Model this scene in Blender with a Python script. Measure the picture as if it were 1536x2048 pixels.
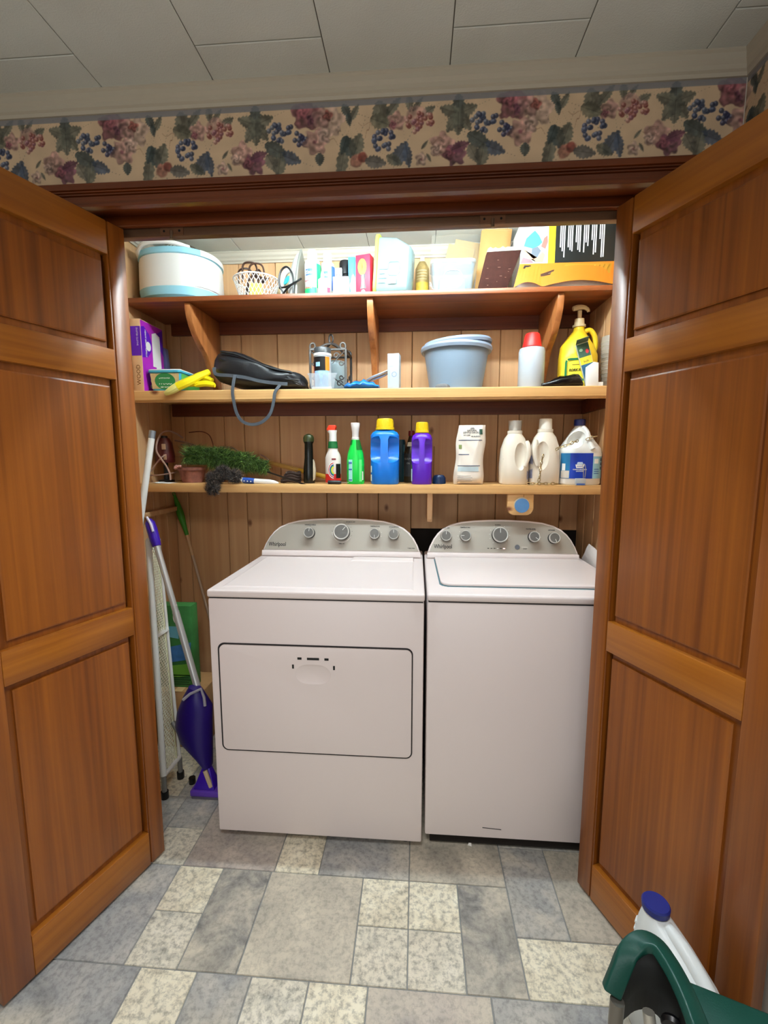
import bpy, bmesh, math, random
import numpy as np
from mathutils import Vector, Matrix, Euler
for o in list(bpy.data.objects): bpy.data.objects.remove(o)
S = bpy.context.scene
COL = S.collection
PI = math.pi
def R(d): return math.radians(d)

# ------------------------------------------------------------------ camera
FPX, PITCH, YAW, EYE = 892.0, R(7.0), R(4.2), 1.394
cam = bpy.data.cameras.new('camera'); cam.sensor_fit = 'HORIZONTAL'; cam.sensor_width = 36.0
cam.lens = 36.0 * FPX / 1536.0; cam.clip_start = 0.02
camo = bpy.data.objects.new('camera', cam); COL.objects.link(camo)
camo.location = (0, 0, EYE); camo.rotation_euler = (R(90) - PITCH, 0, YAW)
S.camera = camo
# ------------------------------------------------------------------ world, light, exposure
W = bpy.data.worlds.new('sky'); S.world = W; W.use_nodes = True
W.node_tree.nodes['Background'].inputs[0].default_value = (0.75, 0.86, 1.0, 1)
W.node_tree.nodes['Background'].inputs[1].default_value = 0.25
def area(name, loc, rot, sx, sy, power, col, spread=180):
    l = bpy.data.lights.new(name, 'AREA'); l.shape = 'RECTANGLE'; l.size = sx; l.size_y = sy
    l.energy = power; l.color = col; l.spread = R(spread)
    o = bpy.data.objects.new(name, l); COL.objects.link(o); o.location = loc; o.rotation_euler = rot
    return o
# daylight falling through the window behind the camera (the window itself is built below)
WIN = (-1.55, 0.45, 0.75, 2.05); REAR = -2.2
area('daylight_window', ((WIN[0]+WIN[1])/2, REAR-0.20, (WIN[2]+WIN[3])/2), (R(90), 0, 0), WIN[1]-WIN[0], WIN[3]-WIN[2], 28, (0.95, 0.98, 1.0))
# unseen ceiling lamp, added over the camera for soft overhead light
ADDED_LAMP = (-0.15, 0.0, 2.30)
area('added_lamp_light', (ADDED_LAMP[0], ADDED_LAMP[1], ADDED_LAMP[2]-0.03), (0, 0, 0), 0.45, 0.45, 15, (0.97, 0.98, 1.0), 150)
# closet lamp, tucked behind the head of the opening
LAMP, LAMP_L = (-0.08, 1.56, 2.300), 160.0      # fluorescent tube: its middle, its radiance
S.cycles.max_bounces = 6; S.cycles.diffuse_bounces = 4; S.cycles.glossy_bounces = 3; S.cycles.transmission_bounces = 6; S.cycles.transparent_max_bounces = 12
S.view_settings.view_transform = 'Standard'; S.view_settings.look = 'None'
S.view_settings.exposure = 0.2; S.view_settings.gamma = 1.0; S.view_settings.use_curve_mapping = False

# ------------------------------------------------------------------ layout helper: the point at depth Y seen at a photo pixel
_F = Vector((-math.sin(YAW)*math.cos(PITCH), math.cos(YAW)*math.cos(PITCH), -math.sin(PITCH)))
_R = Vector((math.cos(YAW), math.sin(YAW), 0)); _U = _R.cross(_F); _C = Vector((0, 0, EYE))
def at(x, y, Y):
    d = _F*FPX + _R*(x-768) - _U*(y-1024); return _C + d*(Y/d.y)
def onz(x, y, z):
    d = _F*FPX + _R*(x-768) - _U*(y-1024); return _C + d*((z-EYE)/d.z)

# ------------------------------------------------------------------ materials
def s2l(c):
    return tuple((v/12.92 if v <= 0.04045 else ((v+0.055)/1.055)**2.4) for v in (x/255.0 for x in c))
MATS = {}
def mat(name, rgb, rough=0.5, metal=0.0, spec=0.5, bump=0.0, bscale=200, var=0.0, vscale=30, alpha=1.0, trans=0.0, coat=0.0, sss=0.0, emit=0.0, ior=1.45):
    if name in MATS: return MATS[name]
    m = bpy.data.materials.new(name); m.use_nodes = True; nt = m.node_tree; b = nt.nodes['Principled BSDF']
    c = s2l(rgb); b.inputs['Base Color'].default_value = (*c, 1); b.inputs['Roughness'].default_value = rough
    b.inputs['Metallic'].default_value = metal; b.inputs['Specular IOR Level'].default_value = spec
    b.inputs['Alpha'].default_value = alpha; b.inputs['Transmission Weight'].default_value = trans
    b.inputs['Coat Weight'].default_value = coat; b.inputs['IOR'].default_value = ior
    if sss: b.inputs['Subsurface Weight'].default_value = sss; b.inputs['Subsurface Radius'].default_value = (0.02, 0.02, 0.02)
    if emit: b.inputs['Emission Color'].default_value = (*c, 1); b.inputs['Emission Strength'].default_value = emit
    if var or bump:
        tc = nt.nodes.new('ShaderNodeTexCoord')
    if var:
        n = nt.nodes.new('ShaderNodeTexNoise'); n.inputs['Scale'].default_value = vscale; n.inputs['Detail'].default_value = 5
        nt.links.new(tc.outputs['Object'], n.inputs['Vector'])
        r = nt.nodes.new('ShaderNodeValToRGB'); r.color_ramp.elements[0].position = 0.3; r.color_ramp.elements[1].position = 0.7
        r.color_ramp.elements[0].color = (*[v*(1-var) for v in c], 1); r.color_ramp.elements[1].color = (*[min(1, v*(1+var*0.6)) for v in c], 1)
        nt.links.new(n.outputs['Fac'], r.inputs['Fac']); nt.links.new(r.outputs['Color'], b.inputs['Base Color'])
    if bump:
        n = nt.nodes.new('ShaderNodeTexNoise'); n.inputs['Scale'].default_value = bscale; n.inputs['Detail'].default_value = 3
        nt.links.new(tc.outputs['Object'], n.inputs['Vector'])
        bp = nt.nodes.new('ShaderNodeBump'); bp.inputs['Strength'].default_value = bump; bp.inputs['Distance'].default_value = 0.002
        nt.links.new(n.outputs['Fac'], bp.inputs['Height']); nt.links.new(bp.outputs['Normal'], b.inputs['Normal'])
    MATS[name] = m; return m
def wood(name, dark, light, axis='Z', rough=0.4, fine=70.0, long=1.6, coat=0.0, knots=None, spec=0.5, contrast=1.0, rand=0.12, sheen_noise=0.0):
    """grain running along axis; object coordinates, shifted by a per-object random"""
    if name in MATS: return MATS[name]
    m = bpy.data.materials.new(name); m.use_nodes = True; nt = m.node_tree; b = nt.nodes['Principled BSDF']; L = nt.links.new
    tc = nt.nodes.new('ShaderNodeTexCoord'); oi = nt.nodes.new('ShaderNodeObjectInfo')
    sc = nt.nodes.new('ShaderNodeVectorMath'); sc.operation = 'SCALE'; sc.inputs[3].default_value = 17.0
    cx = nt.nodes.new('ShaderNodeCombineXYZ'); L(oi.outputs['Random'], cx.inputs[0]); L(oi.outputs['Random'], cx.inputs[1]); L(oi.outputs['Random'], cx.inputs[2])
    L(cx.outputs[0], sc.inputs[0])
    ad = nt.nodes.new('ShaderNodeVectorMath'); L(tc.outputs['Object'], ad.inputs[0]); L(sc.outputs[0], ad.inputs[1])
    def stretched(f, l):
        mp = nt.nodes.new('ShaderNodeMapping'); L(ad.outputs[0], mp.inputs['Vector'])
        s = [f, f, f]; s['XYZ'.index(axis)] = l; mp.inputs['Scale'].default_value = s; return mp
    n1 = nt.nodes.new('ShaderNodeTexNoise'); n1.inputs['Scale'].default_value = 1.0; n1.inputs['Detail'].default_value = 4; n1.inputs['Distortion'].default_value = 0.6
    L(stretched(fine, long).outputs[0], n1.inputs['Vector'])
    n2 = nt.nodes.new('ShaderNodeTexNoise'); n2.inputs['Scale'].default_value = 1.0; n2.inputs['Detail'].default_value = 2; n2.inputs['Distortion'].default_value = 1.2
    L(stretched(fine*0.13, long*0.5).outputs[0], n2.inputs['Vector'])
    n3 = nt.nodes.new('ShaderNodeTexNoise'); n3.inputs['Scale'].default_value = 1.0; n3.inputs['Detail'].default_value = 2
    L(stretched(fine*4.0, long*6).outputs[0], n3.inputs['Vector'])
    a = nt.nodes.new('ShaderNodeMath'); a.operation = 'MULTIPLY_ADD'; a.inputs[1].default_value = 0.62; L(n1.outputs['Fac'], a.inputs[0])
    a2 = nt.nodes.new('ShaderNodeMath'); a2.operation = 'MULTIPLY'; a2.inputs[1].default_value = 0.30; L(n2.outputs['Fac'], a2.inputs[0]); L(a2.outputs[0], a.inputs[2])
    a3 = nt.nodes.new('ShaderNodeMath'); a3.operation = 'MULTIPLY_ADD'; a3.inputs[1].default_value = 0.10; L(n3.outputs['Fac'], a3.inputs[0]); L(a.outputs[0], a3.inputs[2])
    r = nt.nodes.new('ShaderNodeValToRGB'); e = r.color_ramp.elements
    e[0].position = 0.5-0.16/contrast; e[1].position = 0.5+0.14/contrast; e[0].color = (*s2l(dark), 1); e[1].color = (*s2l(light), 1)
    L(a3.outputs[0], r.inputs['Fac']); col = r.outputs['Color']
    if knots:
        v = nt.nodes.new('ShaderNodeTexVoronoi'); v.inputs['Scale'].default_value = 1.0
        mp = nt.nodes.new('ShaderNodeMapping'); L(ad.outputs[0], mp.inputs['Vector'])
        s = [6.5, 6.5, 6.5]; s['XYZ'.index(axis)] = 4.0; mp.inputs['Scale'].default_value = s; L(mp.outputs[0], v.inputs['Vector'])
        kr = nt.nodes.new('ShaderNodeValToRGB'); k = kr.color_ramp.elements
        k[0].position = 0.035; k[0].color = (1, 1, 1, 1); k[1].position = 0.10; k[1].color = (0, 0, 0, 1); L(v.outputs['Distance'], kr.inputs['Fac'])
        mx = nt.nodes.new('ShaderNodeMixRGB'); L(kr.outputs['Color'], mx.inputs['Fac']); L(col, mx.inputs['Color1']); mx.inputs['Color2'].default_value = (*s2l(knots), 1); col = mx.outputs['Color']
    hs = nt.nodes.new('ShaderNodeHueSaturation'); mr = nt.nodes.new('ShaderNodeMapRange'); L(oi.outputs['Random'], mr.inputs['Value'])
    mr.inputs['To Min'].default_value = 1-rand; mr.inputs['To Max'].default_value = 1+rand; L(mr.outputs[0], hs.inputs['Value']); L(col, hs.inputs['Color'])
    L(hs.outputs['Color'], b.inputs['Base Color']); b.inputs['Roughness'].default_value = rough; b.inputs['Coat Weight'].default_value = coat
    b.inputs['Coat Roughness'].default_value = 0.25; b.inputs['Specular IOR Level'].default_value = spec
    bp = nt.nodes.new('ShaderNodeBump'); bp.inputs['Strength'].default_value = 0.15; bp.inputs['Distance'].default_value = 0.001
    L(a3.outputs[0], bp.inputs['Height']); L(bp.outputs['Normal'], b.inputs['Normal'])
    MATS[name] = m; return m
def colattr_mat(name, rough=0.6, bump=0.0):
    if name in MATS: return MATS[name]
    m = bpy.data.materials.new(name); m.use_nodes = True; nt = m.node_tree; b = nt.nodes['Principled BSDF']
    a = nt.nodes.new('ShaderNodeAttribute'); a.attribute_name = 'print'; nt.links.new(a.outputs['Color'], b.inputs['Base Color'])
    b.inputs['Roughness'].default_value = rough; b.inputs['Specular IOR Level'].default_value = 0.3
    MATS[name] = m; return m

# ------------------------------------------------------------------ mesh building
def xy(p, z): return (p[0], p[1], z)
class MB:
    def __init__(s): s.v = []; s.f = []
    def add(s, vs, fs):
        o = len(s.v); s.v += [tuple(v) for v in vs]; s.f += [tuple(i+o for i in f) for f in fs]; return s
    def box(s, x0, x1, y0, y1, z0, z1):
        return s.add([(x0,y0,z0),(x1,y0,z0),(x1,y1,z0),(x0,y1,z0),(x0,y0,z1),(x1,y0,z1),(x1,y1,z1),(x0,y1,z1)],
                     [(3,2,1,0),(4,5,6,7),(0,1,5,4),(1,2,6,5),(2,3,7,6),(3,0,4,7)])
    def prism(s, poly, ax, a0, a1):
        """2-D polygon extruded along ax: 'Y' takes (x,z), 'Z' takes (x,y), 'X' takes (y,z)"""
        n = len(poly)
        def P(p, a): return (p[0], a, p[1]) if ax == 'Y' else ((p[0], p[1], a) if ax == 'Z' else (a, p[0], p[1]))
        vs = [P(p, a0) for p in poly]+[P(p, a1) for p in poly]
        fs = [tuple(range(n)), tuple(range(2*n-1, n-1, -1))]+[(i, i+n, (i+1) % n+n, (i+1) % n) for i in range(n)]
        return s.add(vs, fs)
    def loft(s, rings, cap0=True, cap1=True, closed=False):
        n = len(rings[0]); vs = [p for r in rings for p in r]; fs = []
        m = len(rings)
        for j in range(m if closed else m-1):
            a = j*n; b = ((j+1) % m)*n
            for i in range(n): fs.append((a+i, a+(i+1) % n, b+(i+1) % n, b+i))
        if not closed:
            if cap0: fs.append(tuple(range(n-1, -1, -1)))
            if cap1: fs.append(tuple((m-1)*n+i for i in range(n)))
        return s.add(vs, fs)
    def lathe(s, prof, c=(0,0,0), n=24, cap0=True, cap1=True):
        return s.loft([ring(c[0], c[1], c[2]+z, r, r, n) for r, z in prof], cap0, cap1)
    def tube(s, pts, r, n=8, closed=False, flat=None):
        """sweep; r number or list; flat = (half width, half thickness, up) makes a strap"""
        pts = [Vector(p) for p in pts]; m = len(pts); rings = []; up = None
        for i, p in enumerate(pts):
            a = pts[(i-1) % m] if (closed or i > 0) else p; b = pts[(i+1) % m] if (closed or i < m-1) else p
            t = (b-a).normalized() if (b-a).length > 1e-9 else Vector((0,0,1))
            if up is None:
                up = Vector((0,0,1)) if abs(t.z) < 0.9 else Vector((0,1,0))
                if flat: up = Vector(flat[2])
            u = (up - t*up.dot(t))
            if u.length < 1e-6: u = t.orthogonal()
            u.normalize(); w = t.cross(u); 
            if not flat: up = u
            rr = r[i] if isinstance(r, (list, tuple)) else r
            if flat: rings.append([p+w*(sx*flat[0])+u*(sy*flat[1]) for sx, sy in ((-1,-1),(1,-1),(1,1),(-1,1))])
            else: rings.append([p+u*(math.cos(2*PI*k/n)*rr)+w*(math.sin(2*PI*k/n)*rr) for k in range(n)])
        return s.loft(rings, closed=closed)
    def disc(s, c, r, nrm='Y', n=24, h=0.001):
        cx, cy, cz = c
        P = [(math.cos(2*PI*i/n)*r, math.sin(2*PI*i/n)*r) for i in range(n)]
        if nrm == 'Y': return s.prism([(cx+a, cz+b) for a, b in P], 'Y', cy-h, cy)
        if nrm == 'Z': return s.prism([(cx+a, cy+b) for a, b in P], 'Z', cz, cz+h)
        return s.prism([(cy+a, cz+b) for a, b in P], 'X', cx-h, cx)
    def obj(s, name, m=None, parent=None, smooth=None, bevel=0, seg=2, loc=None, rot=None, sub=0, solid=0):
        me = bpy.data.meshes.new(name); me.from_pydata(s.v, [], s.f)
        bm = bmesh.new(); bm.from_mesh(me)
        if bevel: bmesh.ops.bevel(bm, geom=[e for e in bm.edges if len(e.link_faces) == 2 and e.calc_face_angle(0) > 0.5], offset=bevel, segments=seg, profile=0.5, affect='EDGES', clamp_overlap=True)
        bmesh.ops.recalc_face_normals(bm, faces=bm.faces); bm.to_mesh(me); bm.free()
        if smooth is None: smooth = 35
        o = bpy.data.objects.new(name, me); COL.objects.link(o)
        if m: me.materials.append(m)
        if smooth:
            for p in me.polygons: p.use_smooth = True
            try: me.set_sharp_from_angle(angle=R(smooth))
            except Exception: pass
        if parent: o.parent = parent
        if loc is not None: o.location = loc
        if rot is not None: o.rotation_euler = rot
        if sub: md = o.modifiers.new('s', 'SUBSURF'); md.levels = sub; md.render_levels = sub
        if solid: md = o.modifiers.new('t', 'SOLIDIFY'); md.thickness = solid
        return o
def ring(cx, cy, z, rx, ry, n=24, p=2.0, rot=0.0):
    out = []
    for i in range(n):
        t = 2*PI*i/n; c, s = math.cos(t), math.sin(t)
        x = rx*math.copysign(abs(c)**(2/p), c); y = ry*math.copysign(abs(s)**(2/p), s)
        out.append((cx+x*math.cos(rot)-y*math.sin(rot), cy+x*math.sin(rot)+y*math.cos(rot), z))
    return out
def box(name, x0, x1, y0, y1, z0, z1, m, parent=None, bevel=0, **k):
    return MB().box(x0, x1, y0, y1, z0, z1).obj(name, m, parent, bevel=bevel, **k)
def tag(o, label=None, cat=None, group=None, kind=None):
    if label: o['label'] = label
    if cat: o['category'] = cat
    if group: o['group'] = group
    if kind: o['kind'] = kind
    return o
def struct(o): o['kind'] = 'structure'; return o
def thing(name, label, cat, loc=(0,0,0), rz=0, group=None, rot=None):
    o = bpy.data.objects.new(name, None); COL.objects.link(o); o.empty_display_size = 0.05
    o.location = loc; o.rotation_euler = rot if rot else (0, 0, rz); return tag(o, label, cat, group)
def rounded(x0, x1, z0, z1, r, n=6):
    P = []
    for cx, cz, a in ((x1-r, z1-r, 0), (x0+r, z1-r, 90), (x0+r, z0+r, 180), (x1-r, z0+r, 270)):
        for i in range(n+1):
            t = R(a+90*i/n); P.append((cx+r*math.cos(t), cz+r*math.sin(t)))
    return P
def text(s, size, loc, m, parent, rot=(PI/2,0,0), align='LEFT', name='lettering', ext=0.0002, sx=1.0, bold=0.0, shear=0.0):
    cu = bpy.data.curves.new(name, 'FONT'); cu.body = s; cu.size = size; cu.align_x = align; cu.extrude = ext; cu.offset = bold; cu.shear = shear
    cu.resolution_u = 2
    t = bpy.data.objects.new(name, cu); COL.objects.link(t)
    dg = bpy.context.evaluated_depsgraph_get(); me = bpy.data.meshes.new_from_object(t.evaluated_get(dg))
    bpy.data.objects.remove(t); bpy.data.curves.remove(cu)
    me.materials.clear(); me.materials.append(m)
    o = bpy.data.objects.new(name, me); COL.objects.link(o); o.parent = parent; o.location = loc; o.rotation_euler = rot; o.scale = (sx, 1, 1)
    return o
def cut(o, cutter):
    """boolean difference, baked"""
    c = cutter.obj('cutter', None, smooth=0); c.matrix_world = o.matrix_world.copy() if o.parent is None else Matrix.Identity(4)
    ob = bpy.data.objects.new('tmp', o.data); COL.objects.link(ob)
    md = ob.modifiers.new('b', 'BOOLEAN'); md.operation = 'DIFFERENCE'; md.solver = 'EXACT'; md.object = c
    c.matrix_world = Matrix.Identity(4)
    bpy.context.view_layer.update(); dg = bpy.context.evaluated_depsgraph_get()
    me = bpy.data.meshes.new_from_object(ob.evaluated_get(dg)); ms = list(o.data.materials)
    bpy.data.objects.remove(ob); bpy.data.objects.remove(c)
    me.materials.clear()
    for m in ms: me.materials.append(m)
    for p in me.polygons: p.use_smooth = True; p.material_index = 0
    try: me.set_sharp_from_angle(angle=R(35))
    except Exception: pass
    o.data = me; return o
random.seed(7)
# ================================================================== materials shared
DOOR_V = wood('door_fir_upright', (102,49,8), (150,84,20), 'Z', rough=0.36, fine=55, long=0.9, coat=0.2, rand=0.05, contrast=0.8)
DOOR_H = wood('door_fir_level', (126,67,12), (170,103,26), 'X', rough=0.36, fine=45, long=1.2, coat=0.2, rand=0.06, contrast=0.8)
CASING = wood('casing_wood', (72,28,6), (118,54,15), 'X', rough=0.35, fine=60, long=1.0, coat=0.2, rand=0.03)
PINE_Z = wood('pine_upright', (186,138,94), (214,172,125), 'Z', rough=0.55, fine=30, long=0.6, knots=(122,76,40), rand=0.08, contrast=0.75)
PINE_X = wood('pine_shelf', (190,136,76), (222,178,118), 'X', rough=0.5, fine=40, long=0.8, knots=(110,58,24), rand=0.03)
STAIN = wood('stained_pine_shelf', (96,46,18), (140,74,34), 'X', rough=0.42, fine=40, long=0.8, rand=0.04, coat=0.15)
STAIN_Y = wood('stained_pine_bracket', (132,74,32), (176,112,62), 'Z', rough=0.42, fine=40, long=0.8, rand=0.04)
STAIN_DK = wood('dark_cleat', (78,34,12), (112,54,24), 'X', rough=0.5, fine=40, long=0.8, rand=0.03)
CREAM_TRIM = mat('cream_moulding', (182,172,154), 0.5, bump=0.1)
PANELW = mat('ceiling_panel', (212,215,208), 0.85, bump=0.35, bscale=260, var=0.05, vscale=6)
DARK = mat('dark_gap', (26,20,15), 0.9)
PLASTER = mat('room_wall_paint', (205,196,182), 0.8, bump=0.1)
WHITE_EN = mat('appliance_white', (224,212,209), 0.42, bump=0.08, bscale=500)
WHITE_PL = mat('white_plastic', (232,230,224), 0.4)
BLACK = mat('black_plastic', (14,14,16), 0.35)
CEIL, YW, YI, YB = 2.385, 1.30, 1.42, 2.28
XL, XR, ROOML = -1.29, 0.815, -2.0

# ================================================================== floor: printed vinyl stone pieces
def stone(name, cols, scale=9, contrast=1.0, speck=0.0):
    cols = [tuple(min(246, v*1.06) for v in c_) for c_ in cols]
    m = bpy.data.materials.new(name); m.use_nodes = True; nt = m.node_tree; b = nt.nodes['Principled BSDF']; L = nt.links.new
    tc = nt.nodes.new('ShaderNodeTexCoord'); oi = nt.nodes.new('ShaderNodeObjectInfo')
    sc = nt.nodes.new('ShaderNodeVectorMath'); sc.operation = 'SCALE'; sc.inputs[3].default_value = 23.0
    cx = nt.nodes.new('ShaderNodeCombineXYZ'); L(oi.outputs['Random'], cx.inputs[0]); L(oi.outputs['Random'], cx.inputs[1]); L(cx.outputs[0], sc.inputs[0])
    ad = nt.nodes.new('ShaderNodeVectorMath'); L(tc.outputs['Object'], ad.inputs[0]); L(sc.outputs[0], ad.inputs[1])
    n = nt.nodes.new('ShaderNodeTexNoise'); n.inputs['Scale'].default_value = scale; n.inputs['Detail'].default_value = 8; n.inputs['Roughness'].default_value = 0.62; n.inputs['Distortion'].default_value = 0.9
    L(ad.outputs[0], n.inputs['Vector'])
    r = nt.nodes.new('ShaderNodeValToRGB'); e = r.color_ramp.elements
    ps = [0.5+(p-0.5)/contrast for p in np.linspace(0.28, 0.72, len(cols))]
    e[0].position = ps[0]; e[0].color = (*s2l(cols[0]), 1); e[1].position = ps[-1]; e[1].color = (*s2l(cols[-1]), 1)
    for p, c in list(zip(ps, cols))[1:-1]:
        x = e.new(p); x.color = (*s2l(c), 1)
    L(n.outputs['Fac'], r.inputs['Fac']); col = r.outputs['Color']
    n4 = nt.nodes.new('ShaderNodeTexNoise'); n4.inputs['Scale'].default_value = 3.6; n4.inputs['Detail'].default_value = 3; n4.inputs['Distortion'].default_value = 0.5; L(ad.outputs[0], n4.inputs['Vector'])
    r4 = nt.nodes.new('ShaderNodeValToRGB'); r4.color_ramp.elements[0].position = 0.45; r4.color_ramp.elements[1].position = 0.68; r4.color_ramp.elements[0].color = (0, 0, 0, 1); r4.color_ramp.elements[1].color = (.62, .62, .62, 1); L(n4.outputs['Fac'], r4.inputs['Fac'])
    m4 = nt.nodes.new('ShaderNodeMixRGB'); L(r4.outputs['Color'], m4.inputs['Fac']); L(col, m4.inputs['Color1']); m4.inputs['Color2'].default_value = (*s2l((218,208,186)), 1); col = m4.outputs['Color']
    if speck:
        n2 = nt.nodes.new('ShaderNodeTexNoise'); n2.inputs['Scale'].default_value = 62; n2.inputs['Detail'].default_value = 5; n2.inputs['Roughness'].default_value = 0.7; L(ad.outputs[0], n2.inputs['Vector'])
        r2 = nt.nodes.new('ShaderNodeValToRGB'); r2.color_ramp.elements[0].position = 0.36; r2.color_ramp.elements[1].position = 0.55
        v = 1-speck; r2.color_ramp.elements[0].color = (v, v*1.01, v*1.02, 1); r2.color_ramp.elements[1].color = (1, 1, 1, 1); L(n2.outputs['Fac'], r2.inputs['Fac'])
        mx = nt.nodes.new('ShaderNodeMixRGB'); mx.blend_type = 'MULTIPLY'; mx.inputs['Fac'].default_value = 1; L(col, mx.inputs['Color1']); L(r2.outputs['Color'], mx.inputs['Color2']); col = mx.outputs['Color']
    L(col, b.inputs['Base Color']); b.inputs['Roughness'].default_value = 0.42
    bp = nt.nodes.new('ShaderNodeBump'); bp.inputs['Strength'].default_value = 0.25; bp.inputs['Distance'].default_value = 0.002; L(n.outputs['Fac'], bp.inputs['Height']); L(bp.outputs['Normal'], b.inputs['Normal'])
    return m
T_CREAM = stone('vinyl_cream', [(184,174,150),(222,214,190),(234,227,206)], 10, speck=0.5)
T_CREAMG = stone('vinyl_cream_grey', [(156,154,146),(208,202,184),(224,218,204)], 12, speck=0.5)
T_GREY = stone('vinyl_grey', [(124,126,126),(164,162,156),(196,188,172)], 7, speck=0.35)
T_BLUE = stone('vinyl_blue_grey', [(118,120,122),(152,152,150),(182,178,170)], 6, speck=0.35)
T_TAN = stone('vinyl_tan', [(142,138,128),(180,172,156),(206,196,176)], 5, speck=0.3)
T_PINK = stone('vinyl_rose_grey', [(136,130,128),(172,162,152),(196,184,172)], 6, speck=0.3)
T_DARK = stone('vinyl_dark_streak', [(96,96,96),(144,141,134),(186,178,162)], 11, speck=0.3, contrast=1.2)
GROUT = mat('vinyl_joint', (134,136,134), 0.6)
floor = struct(box('floor', ROOML, XR, REAR, YB, -0.05, -0.003, GROUT))
M6, TU, TV = 0.1524, -0.166, 1.321
_tile_cache = {}
def tile(u0, u1, v0, v1, m):
    x0, x1, y0, y1 = TU+u0*M6, TU+u1*M6, TV+v0*M6, TV+v1*M6
    x0, x1 = max(x0, ROOML), min(x1, XR); y0, y1 = max(y0, REAR), min(y1, YB)
    if x1-x0 < 0.01 or y1-y0 < 0.01: return
    g = 0.0016; w, d = (x1-x0)/2-g, (y1-y0)/2-g
    key = (round(w, 4), round(d, 4), m.name)
    if key not in _tile_cache:
        o = MB().loft([[(-w,-d,-0.0029),(w,-d,-0.0029),(w,d,-0.0029),(-w,d,-0.0029)], [(-w+.001,-d+.001,0),(w-.001,-d+.001,0),(w-.001,d-.001,0),(-w+.001,d-.001,0)]], cap0=False).obj('tile', m, floor, smooth=0)
        _tile_cache[key] = o.data
    else:
        o = bpy.data.objects.new('tile', _tile_cache[key]); COL.objects.link(o); o.parent = floor
    o.location = ((x0+x1)/2, (y0+y1)/2, 0)
for t in [(-6.15,-4.15,-2,0,T_BLUE),(-4.15,-3.15,-1,0,T_CREAM),(-4.15,-3.15,-2,-1,T_CREAMG),(-3.15,-2.05,-2,0,T_DARK),(-2.05,0,-2,0,T_TAN),
          (0,1,-1,0,T_CREAM),(1,2.03,-1,0,T_CREAM),(0,1,-2,-1,T_CREAMG),(1,2.03,-2,-1,T_CREAMG),(2.03,3.08,-2,0,T_DARK),(3.08,4.1,-1,1,T_GREY),(4.1,5.1,-1,1,T_TAN),
          (5.1,6.5,-1,1,T_BLUE),(3.08,5.1,-2,-1,T_CREAM),(5.1,6.5,-2,-1,T_GREY),
          (-6.15,-5.05,0,2,T_GREY),(-5.05,-4.1,0,1,T_CREAMG),(-5.05,-4.1,1,2,T_GREY),(-4.1,-2,0,2,T_PINK),(-2,-1,0,1,T_CREAM),(-2,-1,1,2,T_TAN),(-1,1,0,2,T_BLUE),(1,3.08,0,2,T_TAN),(3.08,5.1,1,2,T_GREY),(5.1,6.5,1,2,T_TAN),
          (-7.9,-5.85,-4,-2,T_TAN),(-5.85,-3.8,-4,-2,T_BLUE),(-3.8,-2.75,-4,-2,T_CREAM),(-2.75,-1.75,-4,-2,T_BLUE),(-1.75,-0.72,-3,-2,T_CREAMG),(-1.75,-0.72,-4,-3,T_CREAM),(-0.72,0.32,-3,-2,T_CREAM),(-0.72,0.32,-4,-3,T_GREY),(0.32,2.43,-4,-2,T_PINK),(2.43,4.5,-4,-2,T_BLUE),(4.5,6.5,-4,-2,T_TAN),
          (-12.1,-6.15,-2,2,T_TAN)]: tile(*t)
tile(-12.1,-7.9,-4,-2,T_TAN)
_kinds = [T_CREAM, T_GREY, T_BLUE, T_TAN, T_PINK, T_CREAMG, T_DARK]
rt = random.Random(3)
for v in list(range(-24, -4, 2))+[2, 4, 6]:
    u = -12.1+rt.random()
    tile(-12.1, u, v, v+2, T_TAN)
    while u < 6.6:
        w = rt.choice([1, 2, 2, 2]); w = min(w, 6.6-u)
        if rt.random() < 0.25: tile(u, u+w, v, v+1, rt.choice(_kinds)); tile(u, u+w, v+1, v+2, rt.choice(_kinds))
        else: tile(u, u+w, v, v+2, rt.choice(_kinds))
        u += w
# ================================================================== ceiling panels
ceiling = struct(box('ceiling', ROOML, XR, REAR, YB, CEIL+0.004, CEIL+0.06, mat('ceiling_joint', (92,84,72), 0.9)))
cols = [-2.0+0.0, -1.79, -1.48, -1.168, -0.858, -0.548, -0.235, 0.075, 0.386, 0.698, 0.815]
def panel(x0, x1, y0, y1):
    g = 0.0012
    MB().loft([[(x0+g,y0+g,CEIL+0.004),(x1-g,y0+g,CEIL+0.004),(x1-g,y1-g,CEIL+0.004),(x0+g,y1-g,CEIL+0.004)], [(x0+g,y0+g,CEIL+.001),(x1-g,y0+g,CEIL+.001),(x1-g,y1-g,CEIL+.001),(x0+g,y1-g,CEIL+.001)],
               [(x0+g+.002,y0+g+.002,CEIL),(x1-g-.002,y0+g+.002,CEIL),(x1-g-.002,y1-g-.002,CEIL),(x0+g+.002,y1-g-.002,CEIL)]], cap0=False).obj('ceiling_panel', PANELW, ceiling, smooth=0)
for i in range(len(cols)-1):
    st = 1.176 if i % 2 == 1 else 0.566
    ys = [REAR]; y = st-1.22*3
    while y < YI-0.06:
        if y > REAR+0.02: ys.append(y)
        y += 1.22
    ys.append(YI-0.06)
    for a, b in zip(ys[:-1], ys[1:]): panel(cols[i], cols[i+1], a, b)
    jc = 2.09 if i % 2 == 1 else 1.85
    if cols[i+1] > XL: panel(max(cols[i], XL), cols[i+1], YI-0.06, jc); panel(max(cols[i], XL), cols[i+1], jc, YB)
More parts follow.
